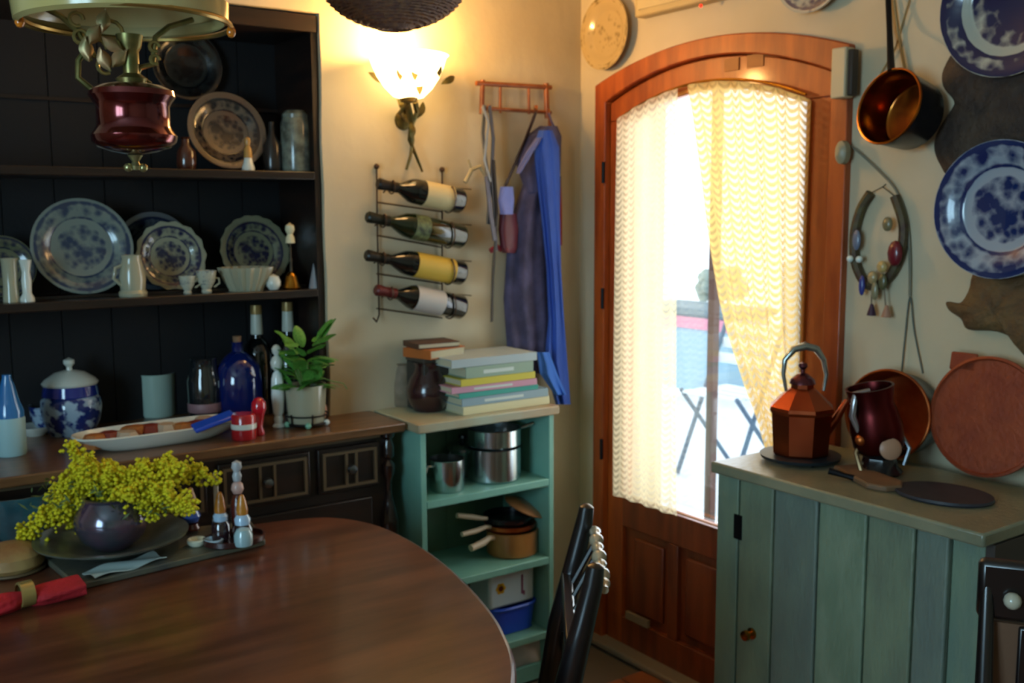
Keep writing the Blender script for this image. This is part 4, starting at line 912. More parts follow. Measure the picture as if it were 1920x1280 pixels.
# ---- things on the table
def tt(px, py, z=TZ): return at(px, py, 2, z+.0005)
GT = 'things on the dining table'
tl = [tt(145,1108), tt(498,1022), tt(470,985), tt(60,1035)]
cx = sum((p.x for p in tl))/4; cy = sum((p.y for p in tl))/4
trp = [(p.x-cx, p.y-cy) for p in (tl[0], tl[1], tl[2], tl[3])]
ty = thing('serving_board', (cx, cy, TZ+.0005), 'grey slate-coloured serving board under the pewter dish of mimosa', 'board', GT)
lpart(MB().prism(trp, .014), 'board', mat('slate_board', '4a4a46', .4, col2='6a6650', scale=9, bump=.1), ty, bevel=.003)
TB = TZ+.0155
b = at(212, 1032, 2, TB); s_ = mpp(b)
dd = thing('pewter_dish', b, 'wide rimmed pewter dish on the serving board under the round vase', 'dish', GT)
lpart(MB().lathe([(r*s_, z*s_) for r, z in [(0,0),(62,0),(70,3),(100,18),(136,30),(137,33),(128,33),(98,24),(66,8),(0,5)]], 56), 'dish_body', mat('pewter_dark', '8a8e82', .3, .6, col2='666a62', scale=15), dd)
zb = b.z+6*s_
vz = thing('round_vase', (b.x, b.y, zb), 'round dark silvery vase full of yellow mimosa in the pewter dish', 'vase', GT)
lpart(MB().lathe([(r*s_, z*s_) for r, z in [(0,0),(30,0),(34,3),(56,22),(66,46),(64,66),(52,86),(46,94),(50,100),(46,101),(42,94),(46,84),(0,40)]], 44), 'body', mat('lustre_glaze', '4e5a66', .16, .65, col2='7a5a70', scale=14, coat=.8), vz)
# mimosa
mm = thing('mimosa_bunch', (b.x, b.y, zb+95*s_), 'bunch of bright yellow mimosa sprays drooping out of the round vase', 'flowers', GT)
rr = random.Random(21)
M_mim = mat('mimosa_yellow', 'e0d014', .8, col2='c8b810', scale=60); M_mst = mat('mimosa_stem', '5a6a2a', .7)
tips = [(-170,-90),(-160,-60),(-150,-20),(-120,10),(-100,-70),(-90,45),(-60,110),(-50,70),(-30,40),(10,48),(60,62),(100,66),(140,60),(165,40),(185,20),(178,-2),(150,-20),(120,-45),(90,-30),(60,10),(20,20),(-130,-40),(130,20),(50,-40),(-20,-20),(-75,0)]
RT = V((_r.x,_r.y,0)).normalized(); FW = V((_f.x,_f.y,0)).normalized()
pet = MB()
for k, (tx, tz_) in enumerate(tips):
    dep = rr.uniform(-60, 70); tip = (RT*tx+FW*dep)*s_+V((0,0,tz_*s_)); st_ = (RT*tx*.12+FW*dep*.1)*s_+V((0,0,-12*s_))
    ctrl = (st_+tip)*.5+V((0,0,(42 if tz_ < 60 else 14)*s_))
    pts = [(st_*(1-t)**2+ctrl*2*t*(1-t)+tip*t*t) for t in [i/10 for i in range(11)]]
    lpart(MB().tube(pts, [.0016]*6+[.001]*5, 5), 'stem', M_mst, mm)
    for i in range(11, 100):
        t = (i/100)**.8; q = st_*(1-t)**2+ctrl*2*t*(1-t)+tip*t*t
        if t < .3: continue
        w = (5+17*t*(1.12-t)*2.3)*s_
        for _ in range(2):
            c = q+V((rr.gauss(0,1), rr.gauss(0,1), rr.gauss(0,1)))*w*.55
            r = rr.uniform(3.2, 5.6)*s_
            pet.add([c+V(d)*r for d in ((1,0,0),(0,1,0),(-1,0,0),(0,-1,0),(0,0,1),(0,0,-1))], [(0,1,4),(1,2,4),(2,3,4),(3,0,4),(1,0,5),(2,1,5),(3,2,5),(0,3,5)])
o = lpart(pet, 'blossom', M_mim, mm, ang=180); tag(o, kind='stuff')
mb = MB()
for k in range(150):
    a = rr.uniform(-1,1); c = (RT*rr.uniform(-150,120)+FW*rr.uniform(-50,60))*s_+V((0,0,rr.uniform(-25,35)*s_)); d = V((rr.uniform(-1,1), rr.uniform(-1,1), rr.uniform(-.6,.8))).normalized(); n_ = d.orthogonal().normalized()*s_*2.2; L_ = rr.uniform(14,26)*s_
    mb.add([c-n_*.3, c+d*L_*.5+n_, c+d*L_, c+d*L_*.5-n_], [(0,1,2,3)])
tag(lpart(mb, 'feathery_leaves', mat('mimosa_leaf', '56683a', .7), mm), kind='stuff')
# foil packet under the dish
q = at(235, 1062, 2, TB)
fo = MB().grid(lambda u, v: ((u-.5)*.16, (v-.5)*.055, .006+.004*sin(9*u+5*v)), 20, 8, thick=.002).build('foil_sheet', mat('foil', 'c4d6d4', .4, .25), keep=True)
fo.location = (q.x, q.y, TB-.001); fo.rotation_euler.z = radians(14); tag(fo, 'crumpled strip of silver foil on the serving board in front of the dish', 'foil')
# cruet stand
b = at(440, 1015, 2, TB); s_ = mpp(b)
ct = thing('cruet_stand', b, 'small dark wooden cruet tray at the right end of the serving board', 'tray', GT)
lpart(MB().lathe([(r*s_, z*s_) for r, z in [(0,0),(54,0),(58,3),(58,12),(54,12),(53,5),(0,4)]], 36, sy=.8), 'tray', mat('cruet_wood', '3a1a16', .3, coat=.4), ct)
def cruet(name, lab, dx, dy, prof, m, parts):
    base = V(b)+RT*dx*s_+FW*dy*s_; base.z = b.z+5*s_
    t = thing(name, base, lab, name.split('_')[-1], 'cruets and mills beside the mimosa')
    lpart(MB().lathe([(r*s_, z*s_) for r, z in prof], 22), 'body', m, t)
    for n_, pr, mm_ in parts: lpart(MB().lathe([(r*s_, z*s_) for r, z in pr], 20), n_, mm_, t)
mill = [(0,0),(13,0),(15,4),(11,14),(15,30),(13,44),(8,54),(0,56)]
wd = mat('mill_wood', '5a2018', .25, coat=.7); hn = mat('honey_wood', 'c07a28', .3, coat=.5); bl_s = mat('pale_blue_ball', 'a8c4dc', .12, coat=.8)
cruet('pepper_mill', 'tallest dark wooden pepper mill with pale knobs in the cruet tray', 3, 22, [(0,0),(16,0),(17,4),(12,20),(15,44),(13,70),(8,80),(0,82)], wd, [('turned_neck',[(0,80),(8,82),(12,90),(10,100),(6,104),(0,105)],mat('pink_glaze','c8a49a',.2)),('cap',[(0,104),(7,106),(9,116),(6,124),(10,132),(8,142),(0,146)],mat('grey_glaze','a9acb0',.2))])
cruet('oil_cruet', 'cruet with honey cone stopper, left one in the cruet tray', -24, -2, [(0,0),(17,0),(18,6),(17,30),(12,38),(0,38)], mat('dark_cruet','2c1a1e',.1,coat=1), [('collar',[(0,36),(13,37),(14,46),(10,52),(0,52)],bl_s),('stopper',[(0,50),(10,52),(11,60),(7,82),(4,90),(0,92)],hn)])
cruet('vinegar_cruet', 'cruet with honey cone stopper and pale blue collar, right one in the tray', 20, -14, [(0,0),(18,0),(19,6),(18,26),(14,34),(0,34)], mat('dark_cruet','2c1a1e'), [('collar',[(0,32),(14,33),(15,44),(10,52),(0,52)],bl_s),('stopper',[(0,50),(10,52),(11,60),(7,80),(4,88),(0,90)],hn)])
cruet('glass_shaker', 'pale blue glass shaker at the right front of the cruet tray', 26, -34, [(0,0),(16,0),(17,4),(17,20),(12,30),(0,34)], mat('pale_shaker','9cb8bc',.12,coat=.8), [])
bb_ = b
q = at(360, 1000, 2, TB); b = q; s_ = mpp(q)
cruet('salt_mill', 'wooden salt mill with dark blue ball collar beside the mimosa', -2, 8, [(0,0),(14,0),(15,4),(11,12),(0,14)], wd, [('ball',[(0,12),(12,16),(17,27),(12,38),(0,42)],mat('blue_ball','3a5aa8',.1,coat=1)),('top',[(0,40),(9,42),(12,54),(7,70),(4,80),(0,82)],mat('pale_wood_top','b08a68',.4))])
q = at(405, 990, 2, TB); b = q
cruet('slim_candle', 'slim pale taper candle standing between the mills', 0, 10, [(0,0),(9,0),(9,10),(5,12),(4.6,100),(0,102)], mat('candle_wax','b8ac98',.5), [('wick',[(0,101),(.8,101),(.8,108),(0,108)],M_iron)])
q = at(385, 1022, 2, TB); s_ = mpp(q)
for k, (dx, cc) in enumerate(((-16,'e0e0c8'),(16,'b8ccd8'))):
    base = V(q)+RT*dx*s_
    o = MB().lathe([(r*s_, z*s_) for r, z in [(0,0),(12,0),(17,5),(18,11),(16,13),(10,6),(0,5)]], 20).build('salt_dish', mat('salt_'+cc, cc, .15, coat=.6), keep=True); o.location = base
    tag(o, ['left, creamy one of two tiny salt dishes before the cruets','right, bluish one of two tiny salt dishes before the cruets'][k], 'dish', 'tiny salt dishes')
# domed bread board / lidded basket at left
b = tt(22, 1068); s_ = mpp(b)
br = thing('round_loaf', b, 'round tan bread loaf on a board at the left photo edge', 'bread', GT)
lpart(MB().lathe([(r*s_, z*s_) for r, z in [(0,6),(52,6),(58,14),(56,32),(40,46),(18,52),(0,53)]], 36), 'loaf', mat('bread_crust', '8c5a34', .6, col2='a88a54', scale=10, bump=.2), br)
lpart(MB().lathe([(r*s_, z*s_) for r, z in [(0,0),(56,0),(60,3),(58,6),(0,6)]], 36), 'board', mat('bread_board', '5c4a30', .5), br)
# teal glass bowl behind
b = tt(26, 1000)-V((0,.05,0)); s_ = mpp(b)
tg = thing('glass_bowl', b, 'large dim teal glass bowl at the left photo edge behind the loaf', 'bowl', GT)
lpart(MB().lathe([(r*s_, z*s_) for r, z in [(0,0),(34,0),(38,4),(60,30),(76,66),(84,96),(80,96),(70,66),(54,32),(30,10),(0,8)]], 48, flute=.02, nf=16), 'bowl_body', mat('teal_glass', '2c4c56', .12, coat=.8, col2='3c6a72', scale=12), tg)
# napkin
na, nb = tt(-60, 1150, TZ+.015), tt(150, 1098, TZ+.015)
nk = thing('napkin', (na+nb)/2, 'rolled red cloth napkin with ring at the left photo edge', 'napkin', GT); nk.location.z = TZ+.0005
d = (nb-na); L_ = d.length; nk.rotation_euler.z = atan2(d.y, d.x)
def nap(u, v):
    x = (v-.5)*L_; a = 2*pi*u; pinch = 1-.62*math.exp(-((x+.002)/.018)**2); w = (.034 if x > 0 else .026)*(.85+.25*abs(x)/(L_/2))*pinch; h = .017*(.8+.4*pinch)
    return (x, w*cos(a)*(1+.08*sin(5*a+v*8)), .0165+h*sin(a)*.9*(1+.10*sin(4*a+3)))
lpart(MB().grid(nap, 36, 50, thick=.001), 'cloth', mat('red_linen', 'b81422', .8, col2='9c101c', scale=8, bump=.4, bscale=90), nk)
lpart(MB().lathe([(.021,-.013),(.025,-.012),(.025,.012),(.021,.013)], 28, rotm((0,0,.026),(1,0,0))), 'napkin_ring', mat('ring_gold', 'b8a060', .25, .6), nk)

# ------------------------------------------------------------------ ladder chair beyond the table's end
Fp = at(1100, 950, 2, .9); Np = at(1117, 1062, 2, .9)
wd_ = V((Np.x-Fp.x, Np.y-Fp.y, 0)); cw_ = wd_.length; ax_ = wd_.normalized()      # back runs from far post to near post
fr = V((ax_.y, -ax_.x, 0));  fr = fr if fr.x < 0 else -fr                     # seat direction, to the table
c0 = V(((Fp.x+Np.x)/2, (Fp.y+Np.y)/2, 0))
M_ch = mat('ebonised_wood', '100d0f', .3, coat=.4)
def chair(c0, ax_, fr, w, label, mats, top=.9, bead=True, name='dining_chair'):
    Mx = Matrix((( ax_.x, fr.x, 0, c0.x),(ax_.y, fr.y, 0, c0.y),(0,0,1,.0005),(0,0,0,1)))
    if ax_.cross(fr).z < 0: Mx = Matrix(((-ax_.x, fr.x, 0, c0.x),(-ax_.y, fr.y, 0, c0.y),(0,0,1,.0005),(0,0,0,1)))
    t = thing(name, None, label, 'chair', M=Mx); h = w/2
    for sx in (-1, 1):
        pts = [(sx*h, .03, 0), (sx*h, .085, .25), (sx*h, .085, .45), (sx*h, .055, .65), (sx*h, .004, top-.03), (sx*h, 0, top), (sx*h, -.001, top+.006)]
        lpart(MB().tube(pts, [r_*(1 if bead else .62) for r_ in (.017,.022,.027,.025,.018,.015,.006)], 12), 'rear_post', M_ch, t)
        lpart(MB().tube([(sx*h*1.05, .40, 0), (sx*h*1.05, .40, .44)], [.014,.02], 12), 'front_leg', M_ch, t)
    for zz in (.15, .27):
        lpart(MB().tube([(-h*1.04,.40,zz),(h*1.04,.40,zz)], .009, 8), 'stretcher', M_ch, t)
        for sx in (-1,1): lpart(MB().tube([(sx*h,.03,zz+.03),(sx*h*1.05,.4,zz+.03)], .009, 8), 'stretcher', M_ch, t)
    lpart(MB().prism([(-h-.01,.02),(h+.01,.02),(h+.03,.43),(-h-.03,.43)], .025, Matrix.Translation((0,0,.435))), 'seat', mats[0], t, bevel=.008)
    if bead:
        # turned crest rail with beads, its pale colour a painted highlight; lower plain rails
        pr = [(0,-h),(.010,-h)]; n_ = 7
        for k in range(n_):
            a = -h+w*(k+.0)/n_; ww = w/n_; pr += [(.009,a+.1*ww),(.019 if k % 2 else .013,a+.35*ww),(.020 if k % 2 else .017,a+.55*ww),(.011,a+.9*ww)]
        pr += [(.010,h),(0,h)]
        lpart(MB().lathe(pr, 16, rotm((0,-.016,top-.045),(1,0,0)) @ Matrix.Diagonal((.72,.72,.96,1))), 'turned_crest_rail', mats[1], t)
        for zz in (.62,.74): lpart(MB().box((-h,.030,zz-.022),(h,.052,zz+.022)), 'back_slat', M_ch, t, bevel=.004)
        for k in range(4): lpart(MB().tube([(-h+w*(k+1)/5,.030,.765),(-h+w*(k+1)/5,-.012,top-.055)], .006, 8), 'spindle', M_ch, t)
    else:
        lpart(MB().box((-h-.015,-.012,top-.09),(h+.015,.016,top+.01)), 'crest_rail', M_ch, t, bevel=.01)
        lpart(MB().box((-h,-.008,.55),(h,.012,.58)), 'back_rail', M_ch, t, bevel=.004)
        lpart(MB().box((-h*.97,-.002,.585),(h*.97,.006,top-.095)), 'back_panel', mats[1], t)
        lpart(MB().box((-h*.76,.007,.585),(h*.76,.018,top-.095)), 'centre_splat', M_ch, t, bevel=.004)
        for sx in (-1, 1): lpart(MB().ball((sx*h*.82,.024,top-.05), .014, 12), 'boss', mat('boss_ivory', 'b8b4a0', .3, coat=.5), t)
    return t
chair(c0, ax_, fr, cw_, 'black ladder chair with beaded top rail, tucked at the table end by the door', [mat('rush', '7a6238', .8), mat('highlight_beads', 'a89c82', .2, coat=.8)])  # pale rail colour stands in for highlights on the turned beads
q1 = at(1866, 1058, 2, .93)
a2 = V((.56,-.83,0)).normalized(); f2 = V((-a2.y, a2.x, 0)); f2 = f2 if f2.dot(V((-1,-1,0))) > 0 else -f2
c2 = V((q1.x, q1.y, 0))+a2*.19
chair(c2, a2, f2, .40, 'black chair with brown back panel before the green cabinet, right photo edge', [mat('rush', '7a6238'), mat('brown_panel', '6a4a34', .6)], top=.93, bead=False, name='dining_chair')

# ------------------------------------------------------------------ green cabinet by the door
KX, KY0, KY1 = -.455, -1.075, -1.775
kb = thing('cabinet', (KX/2, (KY0+KY1)/2, 0), 'old green painted plank cabinet standing right of the arched door', 'cabinet')
K = lambda mb, n, m=M_cab, **k: wpart(mb, n, m, kb, **k)
K(MB().box((KX, KY1, .872), (-.07, KY0, .9)), 'top_board', M_cabtop, bevel=.005)
fx = KX+.022
K(MB().box((fx+.018, KY1+.018, .02), (-.075, KY0-.018, .872)), 'body', M_cab)
pyr = [1341, 1382, 1447, 1530, 1622, 1713, 1778]
ys = [at(px, 1080, 0, fx).y for px in pyr]
for k in range(len(ys)-1):
    a, b2 = ys[k], ys[k+1]
    mbp = MB().box((fx, b2+.0025, .05), (fx+.017, a-.0025, .868))
    if k in (0,): K(mbp, 'stile', M_cab, bevel=.003)
    else: K(mbp, 'plank', mat('cabinet_plank_%d' % (k % 3), ['7e8e76','78866c','707e70'][k % 3], .5, col2=['6e8068','6c7864','68746a'][k % 3], scale=7, stretch=(3,3,1), bump=.3, bscale=40), bevel=.004)
K(MB().box((fx+.004, KY1+.02, .0), (fx+.02, KY0-.02, .05)), 'plinth', M_cab)
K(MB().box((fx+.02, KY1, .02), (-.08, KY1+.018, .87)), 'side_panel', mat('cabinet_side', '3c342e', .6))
q = at(1410, 1187, 0, fx)
K(MB().lathe([(0,0),(.014,0),(.014,.003),(.006,.006),(.006,.014),(.013,.02),(.012,.028),(0,.031)], 18, rotm((fx, q.y, q.z), (-1,0,0), (0,1,0))), 'knob', M_brass)
for zz in (.2, .72): K(MB().box((fx-.003, ys[1]-.012, zz), (fx, ys[1]+.012, zz+.06)), 'hinge', M_iron)

# ---- on the cabinet
def kk(px, py, z=.9): return at(px, py, 2, z+.0005)
GK = 'copper and iron ware on the green cabinet'
b = kk(1500, 862); s_ = mpp(b)
ti = thing('iron_trivet', b, 'dark round iron trivet under the copper kettle', 'trivet', GK)
lpart(MB().lathe([(r*s_, z*s_) for r, z in [(0,4),(66,4),(72,6),(74,12),(66,13),(0,13)]], 40), 'plate', mat('trivet_iron', '30383e', .4, .5), ti)
for k in range(3): lpart(MB().ball((60*s_*cos(2.1*k), 60*s_*sin(2.1*k), 3.5*s_), 3.5*s_, 8), 'foot', M_iron, ti)
kt = thing('copper_kettle', (b.x, b.y, b.z+13.3*s_), 'faceted copper kettle with steel hoop handle at the cabinet corner', 'kettle', GK)
lpart(MB().lathe([(r*s_, z*s_) for r, z in [(0,0),(50,0),(53,4),(58,78),(62,84),(60,90),(30,118),(22,124),(22,132),(0,132)]], 8, Matrix.Rotation(.3, 4, 'Z')), 'body', mat('kettle_copper', 'b85c38', .36, 1, col2='98442a', scale=6, bump=.05, bscale=40), kt, ang=20)
lpart(MB().lathe([(r*s_, z*s_) for r, z in [(0,131),(24,132),(22,140),(10,150),(4,152),(4,158),(9,164),(7,170),(0,172)]], 24), 'lid', mat('kettle_lid', '6a3a40', .25, .9), kt)
hp = [RT*s_*x+V((0,0,z*s_)) for x, z in [(-30,118),(-36,150),(-34,176),(-18,196),(4,202),(24,196),(38,176),(44,148),(40,118)]]
lpart(MB().tube(hp, [3*s_,4*s_,5*s_,7*s_,8*s_,7*s_,5*s_,4*s_,3*s_], 10), 'handle', mat('handle_steel', 'a9b0ac', .22, .9), kt)
lpart(MB().tube([RT*s_*46+V((0,0,40*s_)), RT*s_*66+V((0,0,66*s_)), RT*s_*84+V((0,0,100*s_))], [11*s_,8*s_,5*s_], 12), 'spout', mat('kettle_copper', 'a85030'), kt)
# large copper-lined pan upright against the wall
def upright_pan(name, lab, c, nrm, R, dp, min_, mout, group, back=True):
    t = thing(name, None, lab, 'pan', group, M=rotm(c, nrm, (0,0,1)))
    lpart(MB().lathe([(0,-dp),(R*.86,-dp),(R*.92,-dp+.008),(R*1.0,0),(R*1.0,.004),(R*.97,.004)], 48), 'outside', mout, t)
    lpart(MB().lathe([(R*.975,.004),(R*.955,0),(R*.88,-dp+.010),(R*.82,-dp+.006),(0,-dp+.006)], 48), 'lining', min_, t)
    lpart(MB().tube([(R*.99*cos(a*pi/24), R*.99*sin(a*pi/24), .004) for a in range(48)], .0035, 6, closed=True), 'rolled_rim', min_, t)
    return t
q = at(1664, 772, 0, -.10); R_ = 84*mpp(q)
up = upright_pan('jam_pan', 'black outside copper inside pan standing on edge behind the copper jug', (-.10, q.y, .9+R_*1.0+.004), (-1,-.12,.12), R_, .085, M_copper, M_blk, GK)
# round copper tray at right against the wall, with a tab
q = at(1856, 786, 0, -.06); R_ = 113*mpp(q)
tyc = thing('copper_tray', None, 'big round reddish copper lid leaning on the wall at the right photo edge', 'lid', GK, M=rotm((-.072, q.y, .9+R_*.985+.008), (-1,0,.16), (0,0,1)))
rust = mat('hammered_copper', '9a4828', .5, .3, col2='8a3c24', scale=18, bump=.2, bscale=90)
lpart(MB().lathe([(0,-.004),(R_*.97,-.004),(R_,.0),(R_,.008),(R_*.96,.010),(R_*.93,.004),(0,.004)], 64), 'disc', rust, tyc)
lpart(MB().box((R_*.70,R_*.30,-.004),(R_*1.01,R_*.78,.004)), 'tab', rust, tyc, bevel=.004)
# dark copper jug tipped forward on an iron stand
b = kk(1648, 886); s_ = mpp(b)
sd = thing('iron_stand', b, 'low black iron stand under the dark copper jug on the cabinet', 'stand', GK)
lpart(MB().lathe([(r*s_, z*s_) for r, z in [(0,0),(40,0),(44,4),(34,14),(30,30),(36,40),(0,40)]], 8), 'base', M_blk, sd)
lpart(MB().tube([(RT*s_*-40-FW*s_*25)+V((0,0,4*s_)), (RT*s_*-48-FW*s_*10)+V((0,0,40*s_)), (RT*s_*-32)+V((0,0,70*s_))], 4.5*s_, 8), 'leg', mat('stand_brass', '8c7250', .35, .7), sd)
lpart(MB().tube([(RT*s_*38-FW*s_*20)+V((0,0,20*s_)), (RT*s_*46-FW*s_*22)+V((0,0,52*s_)), (RT*s_*36-FW*s_*10)+V((0,0,74*s_))], 4*s_, 8), 'bracket', M_pewter, sd)
jc = V(b)+V((0,0,42*s_))
cjg = thing('copper_jug', None, 'dark red copper jug tipped sideways on the iron stand', 'jug', GK, M=rotm(jc-FW*.0, V((0,0,1))+RT*-.20, (1,0,0)))
lpart(MB().lathe([(r*s_, z*s_) for r, z in [(0,0),(40,2),(46,14),(48,44),(42,76),(38,92),(44,124),(40,124),(34,94),(38,74),(0,30)]], 28), 'body', M_copperd, cjg)
Ri = cjg.matrix_world.to_3x3().inverted()
lpart(MB().tube([Ri @ (RT*s_*x-FW*s_*18+V((0,0,z*s_))) for x, z in ((-30,118),(-56,112),(-60,70),(-42,30))], [4*s_,6*s_,7*s_,5*s_], 10), 'handle', mat('tinned_handle', 'a8a4a8', .25, .8), cjg)
lpart(MB().ball(Ri @ (RT*s_*-44-FW*s_*22+V((0,0,26*s_))), 11*s_, 12), 'copper_boss', M_copper, cjg)
kn = V(b)-FW*s_*44+RT*s_*2+V((0,0,56*s_))
lpart(MB().lathe([(0,-20*s_),(12*s_,-20*s_),(14*s_,-6*s_),(19*s_,-2*s_),(20*s_,4*s_),(14*s_,8*s_),(0,9*s_)], 24, rotm(kn-V(sd.location), -FW+V((0,0,.15)))), 'round_knob', mat('pale_copper_wood', 'b08468', .4), sd)
# wooden spoon-like board, slate trivet, small iron pieces
q = kk(1640, 902)
o = MB().prism([(-.11,-.03),(.05,-.045),(.085,-.02),(.085,.02),(.05,.045),(-.11,.03)], .014).build('wooden_board', mat('worn_board', '7c5c40', .6, col2='6a5038', scale=12), keep=True, bevel=.004)
o.location = (q.x-.012, q.y+.0, .9005); o.rotation_euler.z = radians(-112); tag(o, 'worn brown wooden board lying before the iron stand on the cabinet', 'board', GK)
q = kk(1769, 930); s_ = mpp(q)
o = MB().lathe([(0,0),(.098,0),(.102,.004),(.100,.009),(.085,.008),(0,.008)], 48, sx=.80).build('slate_mat', mat('slate_mat', '23242c', .55, col2='2e2f38', scale=50), keep=True)
o.location = (q.x+.0, q.y, .9005); o.rotation_euler.z = radians(10); tag(o, 'oval dark slate table mat on the green cabinet top', 'mat', GK)
q = kk(1608, 902)
o = MB().tube([(0,-.02,.008),(0,.0,.012),(0,.035,.02)], [.007,.006,.008], 10).build('iron_peg', M_iron, keep=True); o.location = (q.x-.02, q.y+.02, .9005); o.rotation_euler.z = .6
tag(o, 'short black iron peg at the cabinet edge before the brown board', 'peg', GK)
q = kk(1738, 845)
t = thing('dark_bowl', (-.1, q.y, .9005), 'small dark metal bowl between the jam pan and the round copper lid', 'bowl', GK)
lpart(MB().lathe([(0,0),(.022,0),(.024,.003),(.04,.02),(.045,.035),(.042,.035),(.034,.018),(0,.006)], 28), 'bowl_body', mat('gunmetal', '3a4250', .3, .7), t)

# ------------------------------------------------------------------ on the right wall
def rw(px, py, x=-.004): return at(px, py, 0, x)
GW = 'plates on the right wall'
p = rw(1146, 63); R_ = .118
cp_ = plate_mat('cream_lattice', 'b9a272', '7c6a40', R_, rim=.84, dens=.5)
dish('wall_plate', 'cream lattice-patterned plate on the wall left of the arched door', (-.02, p.y, p.z), R_, (-1,0,0), cp_, group=GW)
p = rw(1535, -60); 
dish('wall_plate', 'plate above the door, only its patterned lower rim in the photo', (-.02, p.y, p.z), 84*mpp(p), (-1,0,0), bw('willow_top', .11, base='a8a89c', ink='3a3a58'), group=GW)
p = rw(1912, 8); R_ = 136*mpp(p)
dish('wall_plate', 'big plate with broad navy ring at the top right photo corner', (-.03, p.y, p.z), R_, (-1,0,0), plate_mat('navy_ring', 'b0b4a8', '1a1e48', R_, rim=.70, dens=1.25), group=GW)
p = rw(1892, 393); R_ = 128*mpp(p)
dish('wall_plate', 'deep blue willow-pattern plate at the right photo edge', (-.03, p.y, p.z), R_, (-1,0,0), plate_mat('blue_willow', '9aa6b4', '16285c', R_, rim=.60, dens=1.05), group=GW)
# emergency lamp above door
el = thing('emergency_light', rw(1290, 5, -.0), 'slim cream emergency light with red pilot lamp above the arched door', 'lamp')
e0, e1 = rw(1208, 5), rw(1392, 5); ez = rw(1208, 36).z
wpart(MB().box((-.045, e1.y, ez), (-.001, e0.y, ez+.13)), 'housing', mat('cream_plastic', 'b9a678', .5), el, bevel=.006)
wpart(MB().box((-.05, e1.y+.02, ez+.02), (-.045, e0.y-.02, ez+.11)), 'diffuser', mat('diffuser', 'c4b488', .3), el)
r_ = at(1314, 11, 0, -.05); wpart(MB().ball((-.05, r_.y, r_.z), .005, 10), 'pilot_lamp', mat('red_led', 'ff2a1a', .3, emit='ff2412', es=2.5), el)
# door contact box and switch
def wbox(name, px0, py0, px1, py1, x0, m, label, cat, bev=.004):
    a = rw(px0, py0, x0); b2 = rw(px1, py1, x0); 
    o = MB().box((x0, b2.y, b2.z), (-.023 if px0 < 1598 else -.001, a.y, a.z)).build(name, m, loc=((x0)/2, (a.y+b2.y)/2, (a.z+b2.z)/2), bevel=bev); return tag(o, label, cat)
wbox('alarm_contact', 1559, 91, 1583, 182, -.06, mat('cream_plastic2', 'c4b896', .5), 'cream alarm box on the upper right corner of the door frame', 'box')
wbox('dark_bracket', 1584, 93, 1596, 178, -.05, mat('bracket_brown', '3c3026', .6), 'dark brown strip fixed beside the cream alarm box', 'bracket')
o = MB().lathe([(0,0),(.016,0),(.018,.006),(.017,.022),(.008,.03),(0,.031)], 20, sx=1.7).build('bell_push', mat('bell_cream', '9a9478', .4), keep=True)
p = rw(1583, 286, -.03); o.matrix_world = rotm((-.0235, p.y, p.z), (-1,0,0), (0,0,1)); tag(o, 'oval cream bell push on the right door jamb', 'switch')
def wire(name, pts, r, m, label, cat, x=-.008):
    P = [rw(a, b2, x) for a, b2 in pts]; n = len(P); o_ = []
    for i in range(n-1):
        p0, p1, p2, p3 = P[max(i-1,0)], P[i], P[i+1], P[min(i+2,n-1)]
        for k in range(5):
            t = k/5; o_.append(.5*((2*p1)+(p2-p0)*t+(2*p0-5*p1+4*p2-p3)*t*t+(3*p1-p0-3*p2+p3)*t**3))
    o_.append(P[-1]); o = MB().tube(o_, r, 6).build(name, m, loc=P[0]); return tag(o, label, cat)
wire('cable', [(1592,272),(1612,286),(1650,322),(1680,356),(1700,410),(1706,480),(1706,556)], .0035, mat('grey_cable', '7a7868', .6), 'thin grey cable curving over the wall from the bell push', 'cable')
wire('hanging_string', [(1690,700),(1696,640),(1706,556),(1714,620),(1730,700)], .002, mat('string', '5c6660', .8), 'looped string hanging down behind the upright jam pan', 'string')
# copper saucepan hung by its handle
q = at(1668, 200, 0, -.125); R_ = 71*mpp(q)
hnrm = V((-1,.10,.22)).normalized()
hp_ = upright_pan('hanging_saucepan', 'brass-lined copper saucepan with black outside hanging beside the door', (-.125, q.y, q.z), hnrm, R_, .095, mat('gold_lining', 'b8782a', .2, 1, col2='7a4420', scale=8), M_blk, None)
Mi = hp_.matrix_world.inverted()
h0 = Mi @ V(at(1671, 132, 0, -.11)); h1 = Mi @ V(at(1668, 60, 0, -.04)); h2 = Mi @ V(at(1664, -40, 0, -.012))
lpart(MB().tube([h0, h1, h2], [.009,.007,.007], 10, flat=.5), 'handle', M_iron, hp_)
for n_, pts, r in (('cord', [(1708,-10),(1690,50),(1678,90),(1650,140)], .002), ('cord', [(1676,0),(1684,60),(1698,140)], .0035)):
    o = wire(n_, pts, r, mat('string3', '9a8458', .8), None, None); wm = o.matrix_basis.copy(); o.parent = hp_; o.matrix_parent_inverse = Mi; o.matrix_basis = wm
